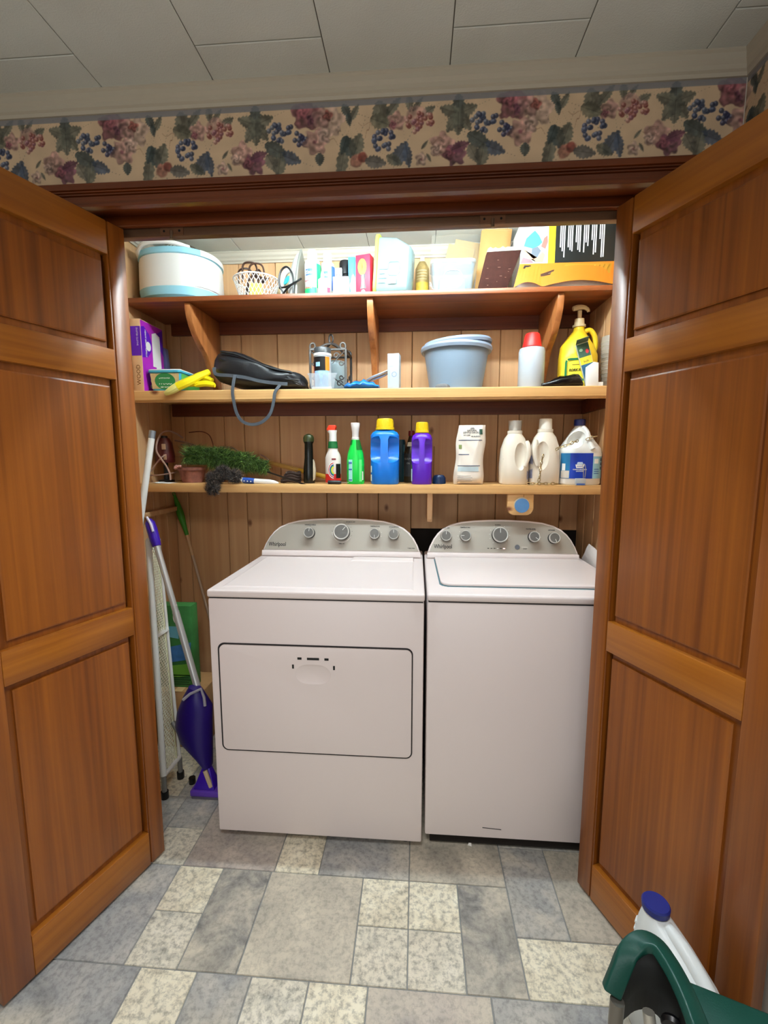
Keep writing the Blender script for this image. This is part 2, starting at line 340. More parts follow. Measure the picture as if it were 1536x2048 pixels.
# ================================================================== room walls
OPL, OPR, OPT = -1.10, 0.745, 2.115          # framed opening
def holed(x0, x1, z0, z1, hx0, hx1, hz0, hz1, y0, y1, b):
    if hx0 > x0: b.box(x0, hx0, y0, y1, z0, z1)
    if hx1 < x1: b.box(hx1, x1, y0, y1, z0, z1)
    b.box(hx0, hx1, y0, y1, hz1, z1)
    if hz0 > z0: b.box(hx0, hx1, y0, y1, z0, hz0)
    return b
wall_front = struct(holed(ROOML, XR, 0, CEIL, OPL, OPR, 0, OPT, YW, YI, MB()).obj('wall_front', PLASTER, smooth=0))
wall_right = struct(box('wall_right', XR, XR+0.1, REAR, YB+0.1, 0, CEIL, PLASTER))
wall_left = struct(box('wall_left', ROOML-0.1, ROOML, REAR, YB, 0, CEIL, PLASTER))
wall_rear = struct(holed(ROOML-0.1, XR+0.1, 0, CEIL, WIN[0], WIN[1], WIN[2], WIN[3], REAR-0.12, REAR, MB()).obj('wall_rear', PLASTER, smooth=0))
window = thing('window_1', None, None); struct(window)
wf = mat('window_paint', (228,226,220), 0.5)
for x0, x1, z0, z1 in ((WIN[0],WIN[0]+.05,WIN[2],WIN[3]),(WIN[1]-.05,WIN[1],WIN[2],WIN[3]),(WIN[0]+.05,WIN[1]-.05,WIN[2],WIN[2]+.05),(WIN[0]+.05,WIN[1]-.05,WIN[3]-.05,WIN[3]),((WIN[0]+WIN[1])/2-.03,(WIN[0]+WIN[1])/2+.03,WIN[2]+.05,WIN[3]-.05)):
    box('window_frame', x0, x1, REAR-0.09, REAR-0.03, z0, z1, wf, window)
gm = bpy.data.materials.new('window_glass'); gm.use_nodes = True; _n = gm.node_tree
_t = _n.nodes.new('ShaderNodeBsdfTransparent'); _g = _n.nodes.new('ShaderNodeBsdfGlossy'); _g.inputs['Roughness'].default_value = 0.02
_x = _n.nodes.new('ShaderNodeMixShader'); _x.inputs[0].default_value = 0.06; _n.links.new(_t.outputs[0], _x.inputs[1]); _n.links.new(_g.outputs[0], _x.inputs[2]); _n.links.new(_x.outputs[0], _n.nodes['Material Output'].inputs[0])
_c = (WIN[0]+WIN[1])/2
for x0, x1 in ((WIN[0]+.05, _c-.03), (_c+.03, WIN[1]-.05)): box('pane', x0, x1, REAR-0.063, REAR-0.059, WIN[2]+.05, WIN[3]-.05, gm, window)
box('window_sill', WIN[0]-.04, WIN[1]+.04, REAR-.02, REAR+.05, WIN[2]-.03, WIN[2]-.001, wf, window)

# ---- wallpaper border: flat print painted into a colour attribute
def paint_border(W_, H_, res):
    nx, nz = int(W_/res)+1, int(H_/res)+1
    X, Z = np.meshgrid(np.arange(nx)*res, np.arange(nz)*res)
    rg = np.random.RandomState(5)
    img = np.zeros((nz, nx, 3)); img[:] = (204,176,144)
    per = 0.545; k = per/1250.0                          # one repeat drawn in a 1250-wide frame
    def smooth(nz_, nx_, s):
        a = rg.rand(nz_//s+3, nx_//s+3); yi = np.arange(nz_)/s; xi = np.arange(nx_)/s
        y0 = yi.astype(int); x0 = xi.astype(int); fy = (yi-y0)[:, None]; fx = (xi-x0)[None]
        return (a[y0][:, x0]*(1-fy)*(1-fx)+a[y0+1][:, x0]*fy*(1-fx)+a[y0][:, x0+1]*(1-fy)*fx+a[y0+1][:, x0+1]*fy*fx)
    tex = smooth(nz, nx, 4)*0.6+smooth(nz, nx, 9)*0.4
    img *= (0.96+0.08*smooth(nz, nx, 14))[:, :, None]
    def stamp(cx, cy, fn, alpha=1.0):
        for rep in range(-1, int(W_/per)+2):
            ox = cx*k+rep*per; oz = H_-(cy*k); 
            d = 0.06
            i0, i1 = int((ox-d)/res), int((ox+d)/res)+2; j0, j1 = int((oz-d)/res), int((oz+d)/res)+2
            i0, i1, j0, j1 = max(i0, 0), min(i1, nx), max(j0, 0), min(j1, nz)
            if i0 >= i1 or j0 >= j1: continue
            x = (X[j0:j1, i0:i1]-ox)/k; y = -(Z[j0:j1, i0:i1]-oz)/k
            a, c = fn(x, y, tex[j0:j1, i0:i1]); a = np.clip(a, 0, 1)[:, :, None]*alpha
            img[j0:j1, i0:i1] = img[j0:j1, i0:i1]*(1-a)+c*a
    def leaf(cx, cy, L_, w, ang, col, dark=0.62, al=0.84):
        L_ *= 1.18; w *= 1.3
        ca, sa = math.cos(R(ang)), math.sin(R(ang)); col = np.array(col, float)
        def fn(x, y, t):
            u = (x*ca+y*sa)/L_; v = (-x*sa+y*ca)/w
            prof = np.clip(1-u*u, 0, 1)**0.8*(1-0.25*u)
            edge = (prof+0.10*np.sin(u*22+t*4)-np.abs(v))*w/7
            sh = dark+(1-dark)*(0.5+0.5*np.tanh(v*3))*0.6+0.55*(t-0.3)
            vein = 1-0.25*np.exp(-(v*w/2.5)**2)
            return edge, np.clip(col*(sh*vein)[:, :, None], 0, 255)
        stamp(cx, cy, fn, al)
    def blob(cx, cy, r, col, hi=(0.35, -0.35), soft=11, petals=0, al=0.8):
        r *= 1.16
        col = np.array(col, float)
        def fn(x, y, t):
            rr = np.hypot(x, y); th = np.arctan2(y, x); R_ = r*(1+(0.16*np.cos(petals*th+1) if petals else 0)+0.35*(t-0.5))
            sh = 0.78+0.4*((x*hi[0]+y*hi[1])/r)+0.7*(t-0.5)
            if petals: sh = sh+0.14*np.sin(rr/r*9+3*th)
            return (R_-rr)/soft, np.clip(col*sh[:, :, None], 0, 255)
        stamp(cx, cy, fn, al)
    def grape(cx, cy, r, col):
        col = np.array(col, float)
        def fn(x, y, t):
            rr = np.hypot(x, y); hi = np.exp(-(((x+r*.35)**2+(y+r*.35)**2)/(r*.45)**2))
            return (r-rr)/4.0, np.clip(col*(0.75+0.3*(rr/r > .8))[:, :, None]+90*hi[:, :, None], 0, 255)
        stamp(cx, cy, fn, 0.86)
    GRN = (112,112,98); DGR = (74,84,82); BLU = (84,94,112); NAVY = (56,62,86); PNK = (196,150,140); PALE = (208,176,160); MAG = (150,88,98); RED = (150,82,72); PLUM = (122,74,92)
    # coordinates read from the pattern: x 0..1250 across one repeat, y 0 (top) .. 390 (bottom)
    for a in [(1210,110,75,1),]: blob(a[0], a[1], a[2], PALE, petals=5, al=0.7)
    leaf(55,60,40,22,60,DGR); leaf(105,70,48,18,-60,GRN); leaf(70,110,34,16,80,DGR)
    leaf(30,330,100,30,-80,GRN); leaf(75,270,70,34,60,DGR); leaf(120,250,60,36,-70,GRN); leaf(40,250,50,24,110,DGR)
    blob(115,345,38,(196,128,108)); blob(155,325,30,(140,66,58))
    leaf(270,90,70,40,75,GRN); leaf(345,50,60,22,-50,GRN); leaf(265,130,60,36,20,(122,118,98))
    leaf(235,355,60,30,10,(110,108,104)); leaf(390,310,66,36,-60,BLU); leaf(430,330,60,24,80,BLU); leaf(350,350,50,26,30,GRN)
    rl = random.Random(2)
    for i in range(24):
        t, q = rl.random()*6.28, rl.random()**0.5; grape(285+62*q*math.cos(t), 235+66*q*math.sin(t), 17, rl.choice([NAVY, (58,66,98), (84,92,118)]))
    blob(365,130,48,PNK, petals=5); blob(340,150,22,MAG, petals=4)
    leaf(440,40,42,20,85,GRN); leaf(490,45,44,15,-50,GRN); leaf(555,85,42,22,-30,GRN)
    blob(480,110,55,PNK, al=0.6)
    for i in range(26):
        t, q = rl.random()*6.28, rl.random()**0.5; grape(505+88*q*math.cos(t), 140+62*q*math.sin(t), 16, rl.choice([RED, (176,110,98), (150,92,100), (190,134,120)]))
    leaf(535,270,30,10,-50,GRN); blob(515,350,36,PALE, petals=5); blob(515,352,10,MAG); leaf(560,345,26,10,60,GRN)
    blob(640,275,62,PNK, petals=5); blob(600,300,30,PALE, petals=5); blob(720,335,56,PLUM, petals=6); blob(680,330,34,MAG, petals=4); leaf(750,290,50,26,-20,PLUM)
    for an in (90, 20, 160, -50, -125, -90): leaf(735+55*math.cos(R(an)), 110-55*math.sin(R(an)), 58, 30, -an, GRN if an != 90 else DGR)
    leaf(860,260,70,36,30,DGR); leaf(950,310,66,32,20,BLU); leaf(880,340,60,34,-80,GRN); leaf(830,330,50,30,60,(126,122,108))
    for i in range(22):
        t, q = rl.random()*6.28, rl.random()**0.5; grape(890+75*q*math.cos(t), 155+58*q*math.sin(t), 17, rl.choice([NAVY, (66,76,104), (92,100,118)]))
    for i in range(12):
        t, q = rl.random()*6.28, rl.random()**0.5; grape(1020+42*q*math.cos(t), 200+40*q*math.sin(t), 17, rl.choice([NAVY, (52,52,86)]))
    blob(1055,70,78,MAG, petals=5); blob(1030,50,40,(176,104,112), petals=4); blob(1095,95,36,PLUM, petals=5)
    blob(1150,90,55,PNK, petals=5); blob(1190,80,30,RED, petals=4)
    blob(1110,225,66,PNK, petals=6); blob(1105,225,14,MAG); blob(1170,190,40,PALE, petals=5); leaf(1135,325,34,24,90,DGR)
    for x0, y0, x1, y1 in ((130,130,230,150),(200,140,170,210),(1180,190,1250,240),(560,260,650,240)):   # tendrils
        for q in np.linspace(0, 1, 26): grape(x0+(x1-x0)*q, y0+(y1-y0)*q+12*math.sin(q*7), 3.2, (140,96,70))
    # scalloped foot of the border
    zz = 0.0075+0.0028*np.abs(np.sin(X/0.0125*PI)); e = np.clip((zz-Z)/0.0012, 0, 1)[:, :, None]
    img = img*(1-0.6*e)+np.array((128,132,138))*0.6*e
    tp = np.clip((Z-(H_-0.016))/0.002, 0, 1)[:, :, None]; img = img*(1-.8*tp)+np.array((118,120,126))*.8*tp
    return X, Z, img
def border(name, P0, dirv, W_, z0, H_, parent, nrm):
    res = 0.0017; X, Z, img = paint_border(W_, H_, res); nz, nx = X.shape
    P0 = np.array(P0); d = np.array(dirv); co = P0[None, None]+X[:, :, None]*d; co[:, :, 2] = z0+Z
    me = bpy.data.meshes.new(name); idx = np.arange(nz*nx).reshape(nz, nx)
    q = np.stack([idx[:-1, :-1], idx[:-1, 1:], idx[1:, 1:], idx[1:, :-1]], -1).reshape(-1, 4)
    me.from_pydata(co.reshape(-1, 3).tolist(), [], q.tolist())
    lin = np.where(img/255 <= 0.04045, img/255/12.92, ((np.clip(img, 0, 255)/255+0.055)/1.055)**2.4)
    a = me.color_attributes.new('print', 'FLOAT_COLOR', 'POINT'); a.data.foreach_set('color', np.concatenate([lin, np.ones((nz, nx, 1))], 2).reshape(-1).astype(np.float32))
    o = bpy.data.objects.new(name, me); COL.objects.link(o); o.parent = parent; me.materials.append(colattr_mat('floral_border_print', 0.7)); return o
BZ0, BH = 2.150, 0.186
b1 = border('wallpaper_border', (-1.31-0.545, YW-0.0008, 0), (1, 0, 0), 2.668, BZ0, BH, wall_front, -1); b1['label'] = 'floral wallpaper border of grapes, leaves and roses'
b2 = border('wallpaper_border', (XR-0.0008, YW-0.002, 0), (0, -1, 0), 0.9, BZ0, BH, wall_right, -1)
# ================================================================== crown moulding
def crown(name, p0, p1, out):
    """stepped moulding under the ceiling from p0 to p1, projecting along out, mitred at both ends"""
    prof = [(0,-0.050),(0.006,-0.050),(0.008,-0.042),(0.013,-0.038),(0.014,-0.028),(0.020,-0.020),(0.022,-0.008),(0.026,-0.004),(0.026,0),(0,0)]
    p0 = Vector(p0); p1 = Vector(p1); o = Vector(out); d = (p1-p0).normalized()
    r0 = [p0+o*a+Vector((0,0,CEIL+b))+d*a for a, b in prof]; r1 = [p1+o*a+Vector((0,0,CEIL+b))-d*a for a, b in prof]
    return struct(MB().loft([r0, r1]).obj(name, CREAM_TRIM, smooth=0))
crown('trim_1', (ROOML, YW, 0), (XR, YW, 0), (0, -1, 0)); crown('trim_2', (XR, YW, 0), (XR, REAR, 0), (-1, 0, 0))
crown('trim_3', (ROOML, REAR, 0), (ROOML, YW, 0), (1, 0, 0))
crown('trim_4', (XL, YB-.016, 0), (XR, YB-.016, 0), (0, -1, 0)); crown('trim_5', (XL+.016, YI, 0), (XL+.016, YB-.016, 0), (1, 0, 0)); crown('trim_6', (XR-.016, YB-.016, 0), (XR-.016, YI, 0), (-1, 0, 0))
# ================================================================== casing round the opening, fluted
def casing_prof():
    P = [(0,0)]; w = 0.064
    P += [(0,0.014),(0.003,0.017),(0.017,0.017)]
    for i in range(3):
        a = 0.018+i*0.0075; P += [(a,0.017),(a+0.0015,0.012),(a+0.003,0.012),(a+0.0045,0.017)]
    P += [(0.048,0.017),(0.058,0.019),(w,0.019),(w,0)]
    return P
CZ = OPT-0.024     # lower edge of the head casing
t7 = MB().prism([(YW-b, CZ+0.064-a) for a, b in casing_prof()], 'X', OPL-0.05, OPR+0.05).obj('trim_7', CASING, smooth=0); struct(t7)
CASV = wood('casing_wood_upright', (72,28,6), (118,54,15), 'Z', rough=0.35, fine=60, long=1.0, coat=0.2, rand=0.03)
struct(MB().prism([(OPL-0.05+a, YW-b) for a, b in casing_prof()], 'Z', 0, CZ).obj('trim_8', CASV, smooth=0))
struct(MB().prism([(OPR+0.05-a, YW-b) for a, b in casing_prof()], 'Z', 0, CZ).obj('trim_9', CASV, smooth=0))
# head jamb, stop and brown track
jamb = struct(MB().box(OPL, OPR, YW, YI, OPT-0.004, OPT-0.0005).obj('trim_10', CASING, smooth=0))
box('side_jamb', OPL+0.0005, OPL+0.016, YW, YI, 0, OPT-0.004, CASV, jamb); box('side_jamb', OPR-0.016, OPR-0.0005, YW, YI, 0, OPT-0.004, CASV, jamb)
box('head_stop', OPL+.016, OPR-.016, 1.372, 1.392, 2.083, OPT-0.004, CASING, jamb, bevel=0.002)
trackm = mat('brown_painted_track', (112,82,60), 0.35, metal=0.3)
box('track', OPL+.016, OPR-.016, 1.398, 1.424, 2.062, 2.093, trackm, jamb, bevel=0.0015)
brm = mat('zinc_bracket', (158,140,116), 0.35, metal=0.8)
for px, py in ((345,463),(985,440)):
    p = at(px, py, 1.40)
    b = box('bracket', p.x-.036, p.x+.036, 1.395, 1.398, 2.064, 2.085, mat('bracket_brown', (130,92,66), 0.35, metal=0.4), jamb)
    MB().tube([(p.x, 1.394, 2.074), (p.x, 1.392, 2.066), (p.x, 1.392, 2.050)], 0.005, 8).obj('catch', brm, b)
    for s in (-.024, .024): MB().disc((p.x+s, 1.3952, 2.075), 0.0035, 'Y', 10, .001).obj('screw', DARK, b)
# ================================================================== closet shell
def rnd(a, b): return random.uniform(a, b)
wcb = struct(box('wall_closet_back', XL-0.05, XR, YB, YB+0.1, 0, CEIL, DARK))
wcl = struct(box('wall_closet_left', XL-0.1, XL, YI, YB+.1, 0, CEIL, DARK))
wcr = struct(box('wall_closet_right', XR-0.0005, XR+0.004, YI, YB, 0, CEIL, DARK))
def vboard(ax, a0, a1, c, out, z0, z1, parent):
    """tongue-and-groove board with a chamfer on each side; ax X lies on the back wall, Y on a side wall"""
    t, g, ch = 0.014, 0.0012, 0.003
    P = [(a0+g, 0), (a0+g, t-ch), (a0+g+ch, t), (a1-g-ch, t), (a1-g, t-ch), (a1-g, 0)]
    if ax == 'X': MB().prism([(p, c+out*q) for p, q in P], 'Z', z0, z1).obj('board', PINE_Z, parent, smooth=0)
    else: MB().prism([(c+out*q, p) for p, q in P], 'Z', z0, z1).obj('board', PINE_Z, parent, smooth=0)
gx = [XL+.0145, at(380,1010,YB).x] + [at(p, 1010, YB).x for p in (457,496,565,655,716,757,822,915,990,1031,1118)] + [XR-.0145]
for a, b in zip(gx[:-1], gx[1:]):
    low = at(940, 1057, YB).z if a > -0.1 else 0.0
    vboard('X', a, b, YB, -1, low, CEIL-.004, wcb)
for p, w, o in ((wcl, XL, 1), (wcr, XR-.0005, -1)):
    ys = [YI, 1.52, 1.68, 1.80, 1.97, 2.07, 2.18, YB-.001]
    for a, b in zip(ys[:-1], ys[1:]): vboard('Y', a, b, w, o, 0, CEIL-.004, p)
box('ledge', XL+.014, XL+.05, 1.75, YB-.015, 1.118, 1.140, PINE_Z, wcl, bevel=.002)
# ================================================================== shelves
YF = 1.94; Z1, Z2, Z3 = 2.078, 1.686, 1.275
SX0, SX1, SB = XL+.0145, XR-.0145, YB-.0145
top_shelf = thing('wall_shelf', 'dark-stained top shelf under the closet ceiling holding the foot spa', 'shelf')
box('shelf_board', SX0, SX1, YF, SB, Z1-.020, Z1, STAIN, top_shelf, bevel=.002)
box('cleat', SX0+.04, SX1, SB-.018, SB, Z1-.078, Z1-.0205, STAIN_DK, top_shelf)
def bracket(px, py, parent, top, m, dep=0.29, h=0.36, t=0.026):
    x = at(px, py, YF+.04).x
    og = [(1, 0), (1.0, .07), (.97, .16), (.91, .25), (.82, .34), (.72, .41), (.62, .465), (.53, .505), (.47, .55), (.42, .61), (.36, .69), (.28, .78), (.20, .88), (.13, .95), (.08, 1)]
    P = [(SB-.019, top-h), (SB-.019, top)]+[(SB-.019-dep*d_, top-h*z_) for d_, z_ in og]
    MB().prism(P, 'X', x-t/2, x+t/2).obj('bracket', m, parent, bevel=.002)
for px in (380, 741, 1118): bracket(px, 620, top_shelf, Z1-.0205, STAIN_Y)
mid_shelf = thing('wall_shelf', 'honey pine middle shelf with a rounded front lip under the grey-blue bin', 'shelf')
box('shelf_board', SX0, SX1, YF+.018, SB, Z2-.022, Z2, PINE_X, mid_shelf)
MB().prism([(YF+.0175, Z2), (YF+.003, Z2), (YF, Z2-.004), (YF, Z2-.040), (YF+.004, Z2-.046), (YF+.012, Z2-.050), (YF+.0175, Z2-.050)], 'X', SX0, SX1).obj('front_lip', PINE_X, mid_shelf, smooth=30)
box('cleat', SX0+.02, SX1, SB-.018, SB, Z2-.085, Z2-.0225, STAIN_DK, mid_shelf)
box('cleat', SX1-.018, SX1, YF+.03, SB-.019, Z2-.085, Z2-.0225, STAIN_DK, mid_shelf)
low_shelf = thing('wall_shelf', 'pale pine lower shelf above the machines, holding the laundry bottles', 'shelf')
box('shelf_board', SX0, SX1, YF, SB, Z3-.038, Z3, PINE_X, low_shelf, bevel=.002)
x = at(860, 1000, YF+.05).x
MB().prism([(SB, Z3-.039), (YF+.05, Z3-.039), (YF+.05, Z3-.06), (YF+.075, Z3-.16), (YF+.09, Z3-.175), (SB, Z3-.175)], 'X', x-.012, x+.012).obj('bracket', PINE_Z, low_shelf, bevel=.003)
p = at(1040, 1008, YF+.02)
tab = MB().prism([(p.x-.056, Z3-.039), (p.x-.056, Z3-.105), (p.x-.046, Z3-.122), (p.x-.032, Z3-.130), (p.x+.032, Z3-.130), (p.x+.046, Z3-.122), (p.x+.056, Z3-.105), (p.x+.056, Z3-.039)], 'Y', YF+.012, YF+.031).obj('hanging_tab', PINE_X, low_shelf, bevel=.003)
MB().disc((p.x+.006, YF+.0118, p.z-.006), .031, 'Y', 28, .004).obj('button', mat('blue_tape', (82,128,176), .5, var=.1), tab)
MB().disc((p.x+.004, YF+.0118, p.z-.001), .032, 'Y', 28, .003).obj('button_rim', mat('pale_rim', (196,180,150), .5), tab)
box('split', p.x+.012, p.x+.0135, YF+.0113, YF+.0118, Z3-.058, Z3-.039, DARK, tab)
# body of the added lamp, out of view over the camera
rl_ = thing('ceiling_lamp', 'round flush ceiling lamp, added unseen over the camera', 'lamp', ADDED_LAMP)
MB().lathe([(.27, 0), (.28, .03), (.27, CEIL-.0005-ADDED_LAMP[2])], n=32).obj('housing', WHITE_PL, rl_)
MB().lathe([(.10, -.025), (.2, -.02), (.26, -.0005)], n=32).obj('diffuser', mat('lit_diffuser_soft', (255,246,232), .5, emit=1.5), rl_)
# closet lamp body
lamp = thing('ceiling_lamp', 'fluorescent strip lamp on the closet ceiling hidden behind the head of the opening', 'lamp', LAMP)
box('housing', -.63, .63, -.045, .045, .045, CEIL-.0005-LAMP[2], WHITE_PL, lamp, bevel=.004)
for s_ in (-1, 1): box('tube_holder', s_*.612-.008, s_*.612+.008, -.012, .012, -.020, .0448, WHITE_PL, lamp, bevel=.002)
MB().tube([(-.603, 0, 0), (.603, 0, 0)], .013, 14).obj('tube', mat('lit_tube', (228,246,255), .3, emit=LAMP_L), lamp)
# ================================================================== bifold doors
def leaf(parent, P, Q, flip, H=2.056, z0=0.012):
    """one door leaf from far corner P to near corner Q; its shown face on the side 'flip'"""
    P = Vector((*P, 0)); Q = Vector((*Q, 0)); Wd = (Q-P).length; a = math.atan2(Q.y-P.y, Q.x-P.x)
    e = bpy.data.objects.new('leaf', None); COL.objects.link(e); e.parent = parent; e.location = (P.x, P.y, z0); e.rotation_euler = (0, 0, a)
    s = flip; T = 0.034                       # local x from far (0) to near (Wd), shown face towards s*y
    def bx(n, x0, x1, d0, d1, z0_, z1_, m, bev=.0012): 
        y0, y1 = sorted((s*d0, s*d1)); return box(n, x0, x1, y0, y1, z0_, z1_, m, e, bevel=bev)
    sw, nw = 0.062, 0.075
    bx('stile', 0, sw-.010, -T, 0.002, 0, H, DOOR_V, .002); bx('bead', sw-.010, sw-.004, -T, -.001, 0, H, DOOR_V, .0015)
    bx('stile', Wd-nw, Wd, -T, 0.002, 0, H, DOOR_V, .002)
    zz = [0, .118, .819, .909, 1.611, 1.698, 1.963, H]
    for i in range(0, 8, 2): bx('rail', sw-.004, Wd-nw, -T, 0.003, zz[i], zz[i+1], DOOR_H, .002)
    for i in range(1, 7, 2):
        x0, x1, z0_, z1_ = sw-.004, Wd-nw, zz[i], zz[i+1]
        bx('panel', x0+.011, x1, -T+.008, -.014, z0_, z1_, DOOR_V, 0); bx('groove_back', x0, x0+.011, -T+.004, -.027, z0_, z1_, DOOR_V, 0)
        g = 0.020
        P_ = [(x0+g*.75, z0_+g), (x1-g, z0_+g), (x1-g, z1_-g), (x0+g*.75, z1_-g)]
        i_ = [(x0+g*.75+.004, z0_+g+.004), (x1-g-.004, z0_+g+.004), (x1-g-.004, z1_-g-.004), (x0+g*.75+.004, z1_-g-.004)]
        r0 = [(x_, s*-.0139, z_) for x_, z_ in P_]; r1 = [(x_, s*-.0075, z_) for x_, z_ in P_]; r2 = [(x_, s*-.0065, z_) for x_, z_ in i_]
        MB().loft([r0, r1, r2], cap0=False).obj('raised_field', DOOR_V, e, smooth=0)
    return e
d1 = thing('door_1', None, None); struct(d1); d1['label'] = 'left folding door of warm brown panelled wood, folded into the room'
d2 = thing('door_2', None, None); struct(d2); d2['label'] = 'right folding door of warm brown panelled wood, folded into the room'
LF = (-0.880, 1.362); LN = (-1.034, 0.896)
RF = (0.538, 1.348); RN = (RF[0]+0.505*math.sin(R(22.3)), RF[1]-0.505*math.cos(R(22.3)))
leaf(d1, LF, LN, 1); leaf(d1, (LN[0]-.075, LN[1]-.004), (OPL+.055, 1.36), 1)
leaf(d2, RF, RN, -1); leaf(d2, (RN[0]+.046, RN[1]+.03), (OPR-.02, 1.36), -1)
# ================================================================== dryer and washer
GREYF = mat('console_grey', (160,153,142), 0.45, metal=0.15)
KNOB = mat('knob_grey', (104,102,98), 0.38, metal=0.2)
KRIM = mat('knob_rim', (196,194,188), 0.3, metal=0.3)
INK = mat('print_charcoal', (44,42,42), 0.6)
SEAM = mat('seam_dark', (34,30,31), 0.7)
TEAL = mat('lid_gasket', (84,118,126), 0.6)
def console(parent, x0, x1, xs, big, base, word, texts):
    """arched control console; xs = [(x, z above base, radius, pointer angle)]"""
    w = x1-x0; cx = (x0+x1)/2
    def arch(d, h, top):
        P = [(-w/2+d, d), (w/2-d, d)]
        e = [(.50,.0),(.492,.14),(.476,.32),(.452,.50),(.425,.64),(.39,.76),(.34,.86),(.27,.935),(.18,.975),(.08,.995)]
        R_ = [(x*(w-2*d)/1.0, d+z*(h-2*d)) for x, z in e[1:]]
        return P[:1]+[(p[0]*-1, p[1]) for p in R_]+[(0, h-d)]+[p for p in reversed(R_)]+P[1:]
    tilt = -R(15)
    c = MB().prism(arch(0, .178, 0), 'Y', 0, .11).obj('console', WHITE_EN, parent, bevel=.006, seg=3, loc=(cx, base[0], base[1]), rot=(tilt, 0, 0))
    f = arch(.0085, .178, 0); f = [(a, max(b, .030)) for a, b in f]
    MB().prism(f, 'Y', -.0022, .004).obj('face_plate', GREYF, c, bevel=.001)
    box('lower_strip', -w/2+.004, w/2-.004, -.005, .003, .003, .027, WHITE_EN, c, bevel=.003)
    for x, z, r, ang in xs:
        x = x-cx
        MB().lathe([(r*1.02, 0), (r*1.02, .012), (r*.98, .014)], n=28).obj('knob_skirt', BLACK, c, loc=(x, -.0022, z), rot=(R(90), 0, 0))
        k = MB().lathe([(r*.97, .0141), (r, .018), (r, .026), (r*.93, .028), (r*.86, .0275), (r*.84, .026), (0.001, .026)], n=28).obj('knob_rim', KRIM, c, loc=(x, -.0022, z), rot=(R(90), 0, 0))
        MB().lathe([(r*.84, .0262), (r*.82, .0268), (.001, .0268)], n=28, cap0=False).obj('knob', KNOB, c, loc=(x, -.0022, z), rot=(R(90), 0, 0))
        a = R(ang); MB().tube([(math.sin(a)*r*.25, -.0294, math.cos(a)*r*.25), (math.sin(a)*r*.8, -.0294, math.cos(a)*r*.8)], .0011, 6).obj('pointer', mat('pointer_white', (240,240,236), .5), c, loc=(x, 0, z))
    text('Whirlpool', .026, (-w/2+.034, -.0026, .046), mat('logo_ink', (26,26,28), .5), c, sx=.74, bold=.0003)
    for s, x, z, sz in texts: text(s, sz, (x-cx, -.0026, z), INK, c, align='CENTER', sx=.9, bold=.0002)
    return c
def dots(c, cx, x, z, r, angs, m, nm='tick'):
    for a in angs: MB().disc((x-cx+math.sin(R(a))*r, -.0023, z+math.cos(R(a))*r), .0013, 'Y', 6, .0004).obj(nm, m, c)
# ---- dryer
DX0, DX1, DYF, DT = -0.714, 0.030, 1.432, 0.945
dry = thing('clothes_dryer', 'white front-loading dryer with a wide dark-edged door, left of the washer', 'dryer', (0, 0, 0))
box('cabinet', DX0+.002, DX1-.002, DYF+.002, 2.13, .036, .914, WHITE_EN, dry, bevel=.006)
box('seam', DX0+.006, DX1-.006, DYF+.006, 2.126, .914, .9185, SEAM, dry)
box('top_panel', DX0, DX1, DYF-.002, 2.13, .9185, DT, WHITE_EN, dry, bevel=.007, seg=3)
MB().loft([[(DX0+.035,DYF+.035,DT-.001),(DX1-.035,DYF+.035,DT-.001),(DX1-.035,1.945,DT-.001),(DX0+.035,1.945,DT-.001)], [(DX0+.045,DYF+.045,DT+.0025),(DX1-.045,DYF+.045,DT+.0025),(DX1-.045,1.935,DT+.0025),(DX0+.045,1.935,DT+.0025)]], cap0=False).obj('top_field', WHITE_EN, dry, smooth=0)
lx0, lx1 = onz(705, 1122, DT).x, onz(826, 1122, DT).x
MB().loft([[(lx0-.012,1.875,DT+.001),(lx1+.004,1.875,DT+.001),(lx1+.004,1.946,DT+.001),(lx0-.012,1.946,DT+.001)], [(lx0,1.885,DT+.006),(lx1,1.885,DT+.006),(lx1,1.946,DT+.006),(lx0,1.946,DT+.006)]], cap0=False).obj('lint_lid', WHITE_EN, dry, smooth=0)
MB().prism(rounded(-.6835, -.0075, .3570, .7570, .023), 'Y', DYF-.0006, DYF+.003).obj('door_gap', SEAM, dry, smooth=0)
ddoor = MB().prism(rounded(-.6755, -.0115, .3655, .7525, .019), 'Y', DYF-.008, DYF-.0004).obj('door', WHITE_EN, dry, bevel=.0015)
p0, p1 = at(627, 1347, DYF), at(660, 1347, DYF)
cu = MB(); rx, rz, n = .062, .036, 28
for i in range(1): cu.loft([[(p0.x+rx*math.cos(a)*abs(math.cos(a))**-.35*math.sin(t), DYF-.0078+.0066*math.cos(t), p0.z+rz*math.sin(a)*math.sin(t)) for a in [2*PI*k/n+.01 for k in range(n)]] for t in (PI*.999, PI*.75, PI/2, PI/4, .05)])
cut(ddoor, cu)
for x, y, w, h in ((599,1317,9,5),(626,1318,26,5),(653,1319,9,5),(586,1333,4,9),(668,1336,4,9)):
    p = at(x, y, DYF-.008); k = 1.43/892
    box('handle_slot', p.x-w*k/2, p.x+w*k/2, DYF-.0088, DYF-.0078, p.z-h*k/2, p.z+h*k/2, BLACK, dry)
for x in (DX0+.06, DX1-.06):
    for y in (DYF+.06, 2.07): MB().lathe([(.02, 0), (.02, .01), (.012, .012), (.012, .037)], (x, y, 0.0005), 14).obj('foot', BLACK, dry)
